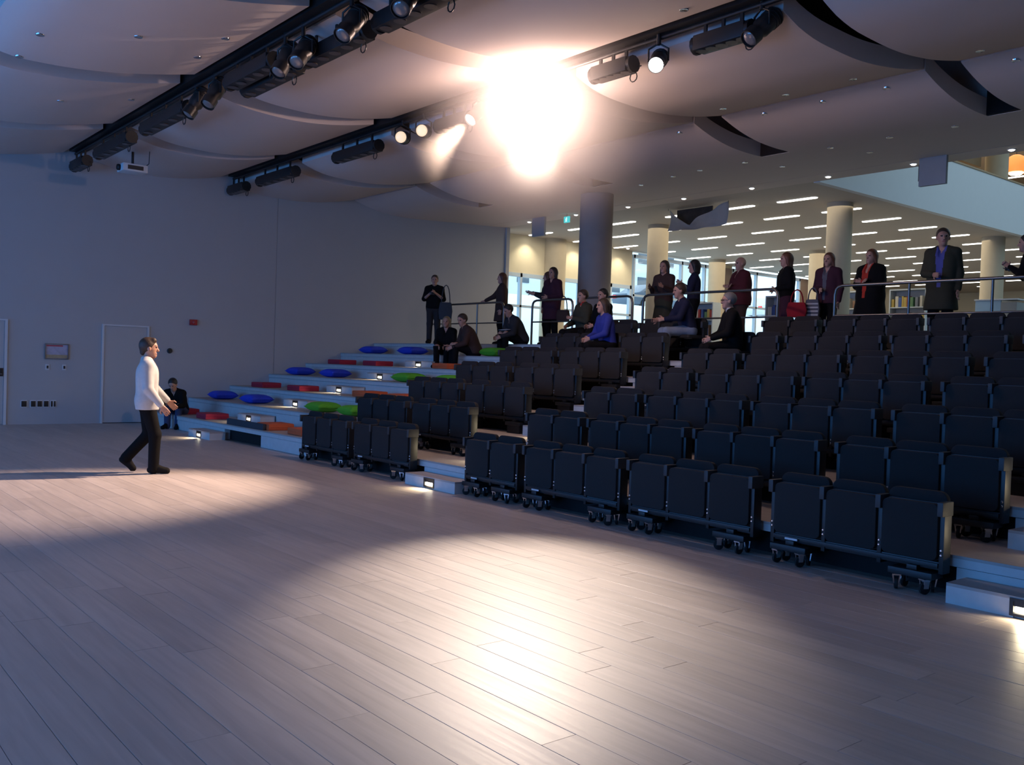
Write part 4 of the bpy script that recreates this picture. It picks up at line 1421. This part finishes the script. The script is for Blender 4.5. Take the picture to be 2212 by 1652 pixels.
C_BLACK = cloth('black', (.007, .0065, .007))
C_CHAR = cloth('charcoal', (.035, .033, .036))
C_NAVY = cloth('navy', (.018, .02, .045))
C_JEAN = cloth('denim', (.05, .07, .14))
C_PALEJ = cloth('pale_denim', (.22, .26, .33))
C_BROWN = cloth('brown', (.06, .035, .03))
C_MAROON = cloth('maroon', (.09, .02, .025))
C_WHITEJ = cloth('white_jacket', (.52, .51, .50))
C_BLUE = cloth('blue', (.035, .05, .28))
C_OLIVE = cloth('olive', (.05, .048, .032))
C_GREY = cloth('grey', (.12, .12, .14))
C_PLUM = cloth('plum', (.06, .022, .035))

# the presenter, mid stride
legs = {'R': ((.09, .11, .50), (.09, .10, .085), (.09, .26, .03)), 'L': ((-.09, .03, .49), (-.09, -.24, .20), (-.09, -.15, .045))}
person('man in a white jacket and black trousers walking across the open floor', -12.54, 4.065, 0, (.34, .94), 1.755, h=.0085, lean=0, arms=(((.05, .06, -.27), (.0, .25, -.46)), ((.05, .02, -.29), (.05, .18, -.50))),
       legs=legs, top=C_WHITEJ, top_kind='jacket', bottom=C_BLACK, hair='brown', hair_kind='quiff', collar=C_MAROON, inner=C_MAROON, inner_w=.06)
# seated at the foot of the tiers by the wall
person('person in dark clothes and jeans bending forward, seated on the first tier by the wall', -19.85, 7.12, 0, (.75, -.66), 1.66, seat=.31, lean=38, look=(0, 30), arms=('knee', 'knee'), top=C_BLACK, top_kind='jacket', bottom=C_JEAN, hair='black', kneey=.34)
# platform by the pillows
person('woman in a dark top standing on the platform by the pillows, camera raised', -19.0, 13.02, ZP, (.75, -.66), 1.66, arms=('camera', 'camera'), top=C_BLACK, top_kind='short_sleeve', bottom=C_CHAR, hair='brown', hair_kind='short')
person('fair-haired person in black seated on the sixth tier', -17.05, 12.08, RISE * 5, (.6, -.8), 1.62, seat=.31, lean=12, arms=('lap', 'lap'), top=C_BLACK, top_kind='jacket', bottom=C_BLACK, hair='blonde', hair_kind='bob', kneey=.42)
person('broad man in a dark jacket hunched on the sixth tier beside the fair-haired person', -16.1, 12.1, RISE * 5, (-.35, -.94), 1.76, seat=.31, lean=24, look=(-25, 12), arms=('lap', 'lap'), top=C_BROWN, top_kind='jacket', bottom=C_BLACK, hair='brown', girth=1.22, kneey=.42)
person('long-haired woman in a long coat resting a hand on the handrail', -17.25, 13.75, ZP, (-.55, -.83), 1.68, arms=('down', ((.12, .16, -.2), (.25, .36, -.30))), top=C_BROWN, top_kind='coat', bottom=C_BLACK, hair='auburn', hair_kind='long')
person('man crouched forward on the platform edge with papers on his knees', -15.6, 13.0, RISE * 6, (-.2, -.98), 1.74, seat=.30, lean=30, look=(0, 22), arms=('lap', 'lap'), top=C_CHAR, top_kind='jacket', bottom=C_BLACK, hair='black', girth=1.08, kneey=.42)
person('woman in a dark coat standing beside the big column', -15.42, 13.72, ZP, (.1, -.99), 1.70, arms=('clasp', 'down'), top=C_PLUM, top_kind='coat', bottom=C_BLACK, hair='brown', hair_kind='long')
person('woman half hidden behind her companion, pointing with one hand', -15.95, 14.05, ZP, (-.8, -.6), 1.66, arms=('phone', ((.10, .2, -.17), (.1, .45, -.12))), top=C_CHAR, top_kind='shirt', bottom=C_BLACK, hair='auburn', hair_kind='bob')
# seated in the chair rows
ST = .45
person('person with a reddish scarf seated in the topmost row beside the pillows', -13.19, 12.66 - .06, RISE * 6, (-.2, -.98), 1.70, seat=ST, lean=5, arms=('fold', 'lap'), top=C_OLIVE, top_kind='jacket', bottom=C_BLACK, hair='brown', kneey=.42, collar=cloth('red_scarf', (.5, .04, .03)))
person('dark-haired person in black seated in the topmost row, second from the pillows', -12.70, 12.66 - .04, RISE * 6, (-.1, -.98), 1.70, seat=ST, lean=2, arms=('lap', 'lap'), top=C_BLACK, bottom=C_BLACK, hair='black', kneey=.42)
person('person in a bright blue shirt seated in the sixth row', -11.56, 11.675 - .06, RISE * 5, (-.35, -.93), 1.70, seat=ST, lean=10, arms=('lap', 'lap'), top=C_BLUE, bottom=C_BLACK, hair='brown', hair_kind='bob', kneey=.42)
person('man in a dark top and pale jeans seated in the topmost row', -10.57, 12.66 - .08, RISE * 6, (-.5, -.86), 1.74, seat=ST, lean=16, look=(0, 5), arms=('knee', 'knee'), top=C_NAVY, bottom=C_PALEJ, hair='brown', kneey=.42)
person('man with glasses and a white collar seated beyond the narrow aisle', -8.87, 11.675 - .06, RISE * 5, (-.6, -.8), 1.70, seat=ST, lean=8, arms=('lap', 'lap'), top=C_BLACK, top_kind='jacket', bottom=C_BLACK, hair='grey', kneey=.42, collar=C_WHITEJ, glasses=True)
# standing behind the long handrails
person('woman with shoulder-length hair in brown holding a phone behind the rail', -12.3, 13.86, ZP, (.15, -.98), 1.66, arms=('phone', 'phone'), top=C_BROWN, bottom=C_OLIVE, bottom_kind='skirt', hair='brown', hair_kind='bob')
person('woman with dark bobbed hair and a raised phone behind the rail', -11.75, 14.1, ZP, (-.75, -.66), 1.66, arms=('camera', 'camera'), top=C_NAVY, bottom=C_BLACK, hair='black', hair_kind='bob')
person('heavy bald man in a maroon jacket with folded arms behind the rail', -11.15, 14.75, ZP, (-.4, -.9), 1.74, arms=('fold', 'fold'), top=C_MAROON, top_kind='jacket', bottom=C_BROWN, hair_kind='bald', girth=1.28)
person('long-haired woman in black with clasped hands behind the rail', -9.8, 14.27, ZP, (-.6, -.8), 1.68, arms=('clasp', 'clasp'), top=C_BLACK, top_kind='shirt', bottom=C_PLUM, hair='auburn', hair_kind='long', girth=1.08)
person('woman with a red bob and dark cardigan behind the rail', -9.1, 14.5, ZP, (.05, -.99), 1.65, arms=('down', 'clasp'), top=C_PLUM, top_kind='jacket', bottom=C_BLACK, hair='auburn', hair_kind='bob', inner=C_GREY)
person('stout woman with long brown hair and a red neckline, arms folded, behind the rail', -8.42, 14.7, ZP, (-.15, -.98), 1.68, arms=('fold', 'fold'), top=C_BLACK, top_kind='coat', bottom=C_BLACK, hair='auburn', hair_kind='long', girth=1.3, inner=cloth('red_neckline', (.5, .05, .03)), inner_w=.08)
person('tall man in a dark open coat over a blue shirt behind the rail', -7.02, 14.33, ZP, (.15, -.98), 1.86, look=(-25, 0), arms=('down', 'clasp'), top=C_OLIVE, top_kind='coat', bottom=C_BLACK, hair='brown', hair_kind='short', girth=1.04, inner=cloth('blue_shirt', (.10, .11, .36)), inner_w=.07)
person('person in black aiming a camera at the end of the rail', -5.62, 14.25, ZP, (-.95, -.3), 1.66, lean=12, arms=('camera', 'camera'), top=C_BLACK, bottom=C_BLACK, hair='black')

# bags carried by the people at the rail
def bag(label, x, y, z, rz, w, h, d, m, strap, stripes=None):
    t = thing('bag', label, 'bag', (x, y, z), rz)
    put('body', MB().prism([(-w / 2 * .85, 0), (w / 2 * .85, 0), (w / 2, h * .5), (w / 2 * .8, h), (-w / 2 * .8, h), (-w / 2, h * .5)], -d / 2, d / 2).mesh('body', m, .02), t)
    put('strap', MB().tube([(-w * .3, 0, h)] + [(w * .3 * -math.cos(a), 0, h + strap * math.sin(a)) for a in np.linspace(.1, math.pi - .1, 9)] + [(w * .3, 0, h)], .012, 6).mesh('strap', m), t)
    for k in range(stripes or 0):
        put('stripe', MB().box(-w * .42, w * .42, -d / 2 - .004, -d / 2 + .002, h * (.12 + .2 * k), h * (.20 + .2 * k)).mesh('stripe', C_WHITEJ), t)


bag('red handbag hanging at the side of the long-haired woman in black', -9.38, 14.0, 2.56, .5, .34, .26, .12, cloth('red_leather', (.35, .02, .03)), .22)
bag('striped grey tote bag beside the woman with the red bob', -9.2, 14.2, 2.56, .3, .26, .32, .1, C_GREY, .2, 4)
bag('dark tote bag at the hip of the woman with the raised camera', -18.62, 13.1, 2.62, .9, .34, .42, .12, cloth('slate', (.05, .06, .075)), .42)
bag('dark shoulder bag of the woman beside the big column', -15.05, 13.72, 2.55, .4, .3, .26, .12, C_BROWN, .3)

# small things held in hands or on laps
def camera_thing(label, x, y, z, rz):
    t = thing('compact_camera', label, 'camera', (x, y, z), rz)
    put('body', MB().box(-.06, .06, -.02, .02, -.038, .038).mesh('body', M_BLACK, .006), t)
    put('lens', MB().lathe([(.03, .02), (.03, .05), (.022, .06)], 14, Matrix.Rotation(-math.pi / 2, 4, 'X')).mesh('lens', M_RUBBER), t)


def phone_thing(label, x, y, z, rz):
    t = tag(put('mobile_phone', None, None, (x, y, z), (math.radians(-35), 0, rz)), label, 'phone')
    put('case', MB().box(-.034, .034, -.004, .004, -.065, .065).mesh('case', M_BLACK, .003), t)
    put('screen', MB().box(-.030, .030, -.0055, -.0042, -.055, .055).mesh('screen', mat('phone_screen', (.1, .14, .3), .2, emit=(.25, .35, 1), es=.7)), t)


camera_thing('small black camera in the hands of the woman by the pillows', -18.8, 12.82, 3.25, math.atan2(-.75, -.66))
camera_thing('black camera held up by the person at the end of the rail', -5.95, 14.17, 3.22, math.atan2(.95, -.3))
phone_thing('small phone with a blue screen held by the woman in brown', -12.25, 13.58, 3.14, math.atan2(-.15, -.98))
phone_thing('small phone raised by the woman with dark bobbed hair', -11.95, 13.92, 3.28, math.atan2(.75, -.66))
sh = thing('paper_sheets', 'white paper sheets on the knees of the crouched man', 'paper', (-15.69, 12.66, 2.335), .25)
put('sheet', MB().box(-.105, .105, -.15, .15, 0, .004).mesh('sheet', M_WHITE), sh, (0, 0, 0), (.12, 0, 0))
put('sheet', MB().box(-.105, .105, -.15, .15, .005, .008).mesh('sheet', M_WHITE), sh, (.03, .01, 0), (.12, 0, .15))

# ---------------------------------------------------------------- added haze volume standing in for glare around the dazzling spotlight
hz_m = bpy.data.materials.new('stage_haze')
hz_m.use_nodes = True
nt = hz_m.node_tree
nt.nodes.remove(nt.nodes['Principled BSDF'])
vs = nt.nodes.new('ShaderNodeVolumeScatter')
vs.inputs['Color'].default_value = (1, .9, .84, 1)
vs.inputs['Anisotropy'].default_value = .2
tc = nt.nodes.new('ShaderNodeTexCoord')
ln = nt.nodes.new('ShaderNodeVectorMath')
ln.operation = 'LENGTH'
nt.links.new(tc.outputs['Object'], ln.inputs[0])
mr = nt.nodes.new('ShaderNodeMapRange')
mr.interpolation_type = 'SMOOTHSTEP'
mr.inputs[1].default_value, mr.inputs[2].default_value = 0.0, 2.0
mr.inputs[3].default_value, mr.inputs[4].default_value = 1.15, 0
nt.links.new(ln.outputs['Value'], mr.inputs[0])
nt.links.new(mr.outputs[0], vs.inputs['Density'])
nt.links.new(vs.outputs[0], nt.nodes['Material Output'].inputs['Volume'])
d = (Vector((-4.2, 3.2, .9)) - Vector(S1)).normalized()
hc = Vector(S1) + d * .5 + Vector((.12, 0, -.05))
bm = bmesh.new()
bmesh.ops.create_icosphere(bm, subdivisions=3, radius=2.0)
hm = bpy.data.meshes.new('stage_haze')
bm.to_mesh(hm)
bm.free()
hm.materials.append(hz_m)
tag(put('stage_haze', hm, None, hc), 'added haze standing in for the glare around the dazzling stage spotlight', 'haze', None, 'stuff')
pt = bpy.data.lights.new('spotlight_spill', 'POINT')  # point lamp added at the lens, lights the glare volume and nearby ceiling
pt.energy, pt.color, pt.shadow_soft_size = 640, (1, .62, .48), .12
po = bpy.data.objects.new('spotlight_spill', pt)
COL.objects.link(po)
po.location = Vector(S1) + d * .5
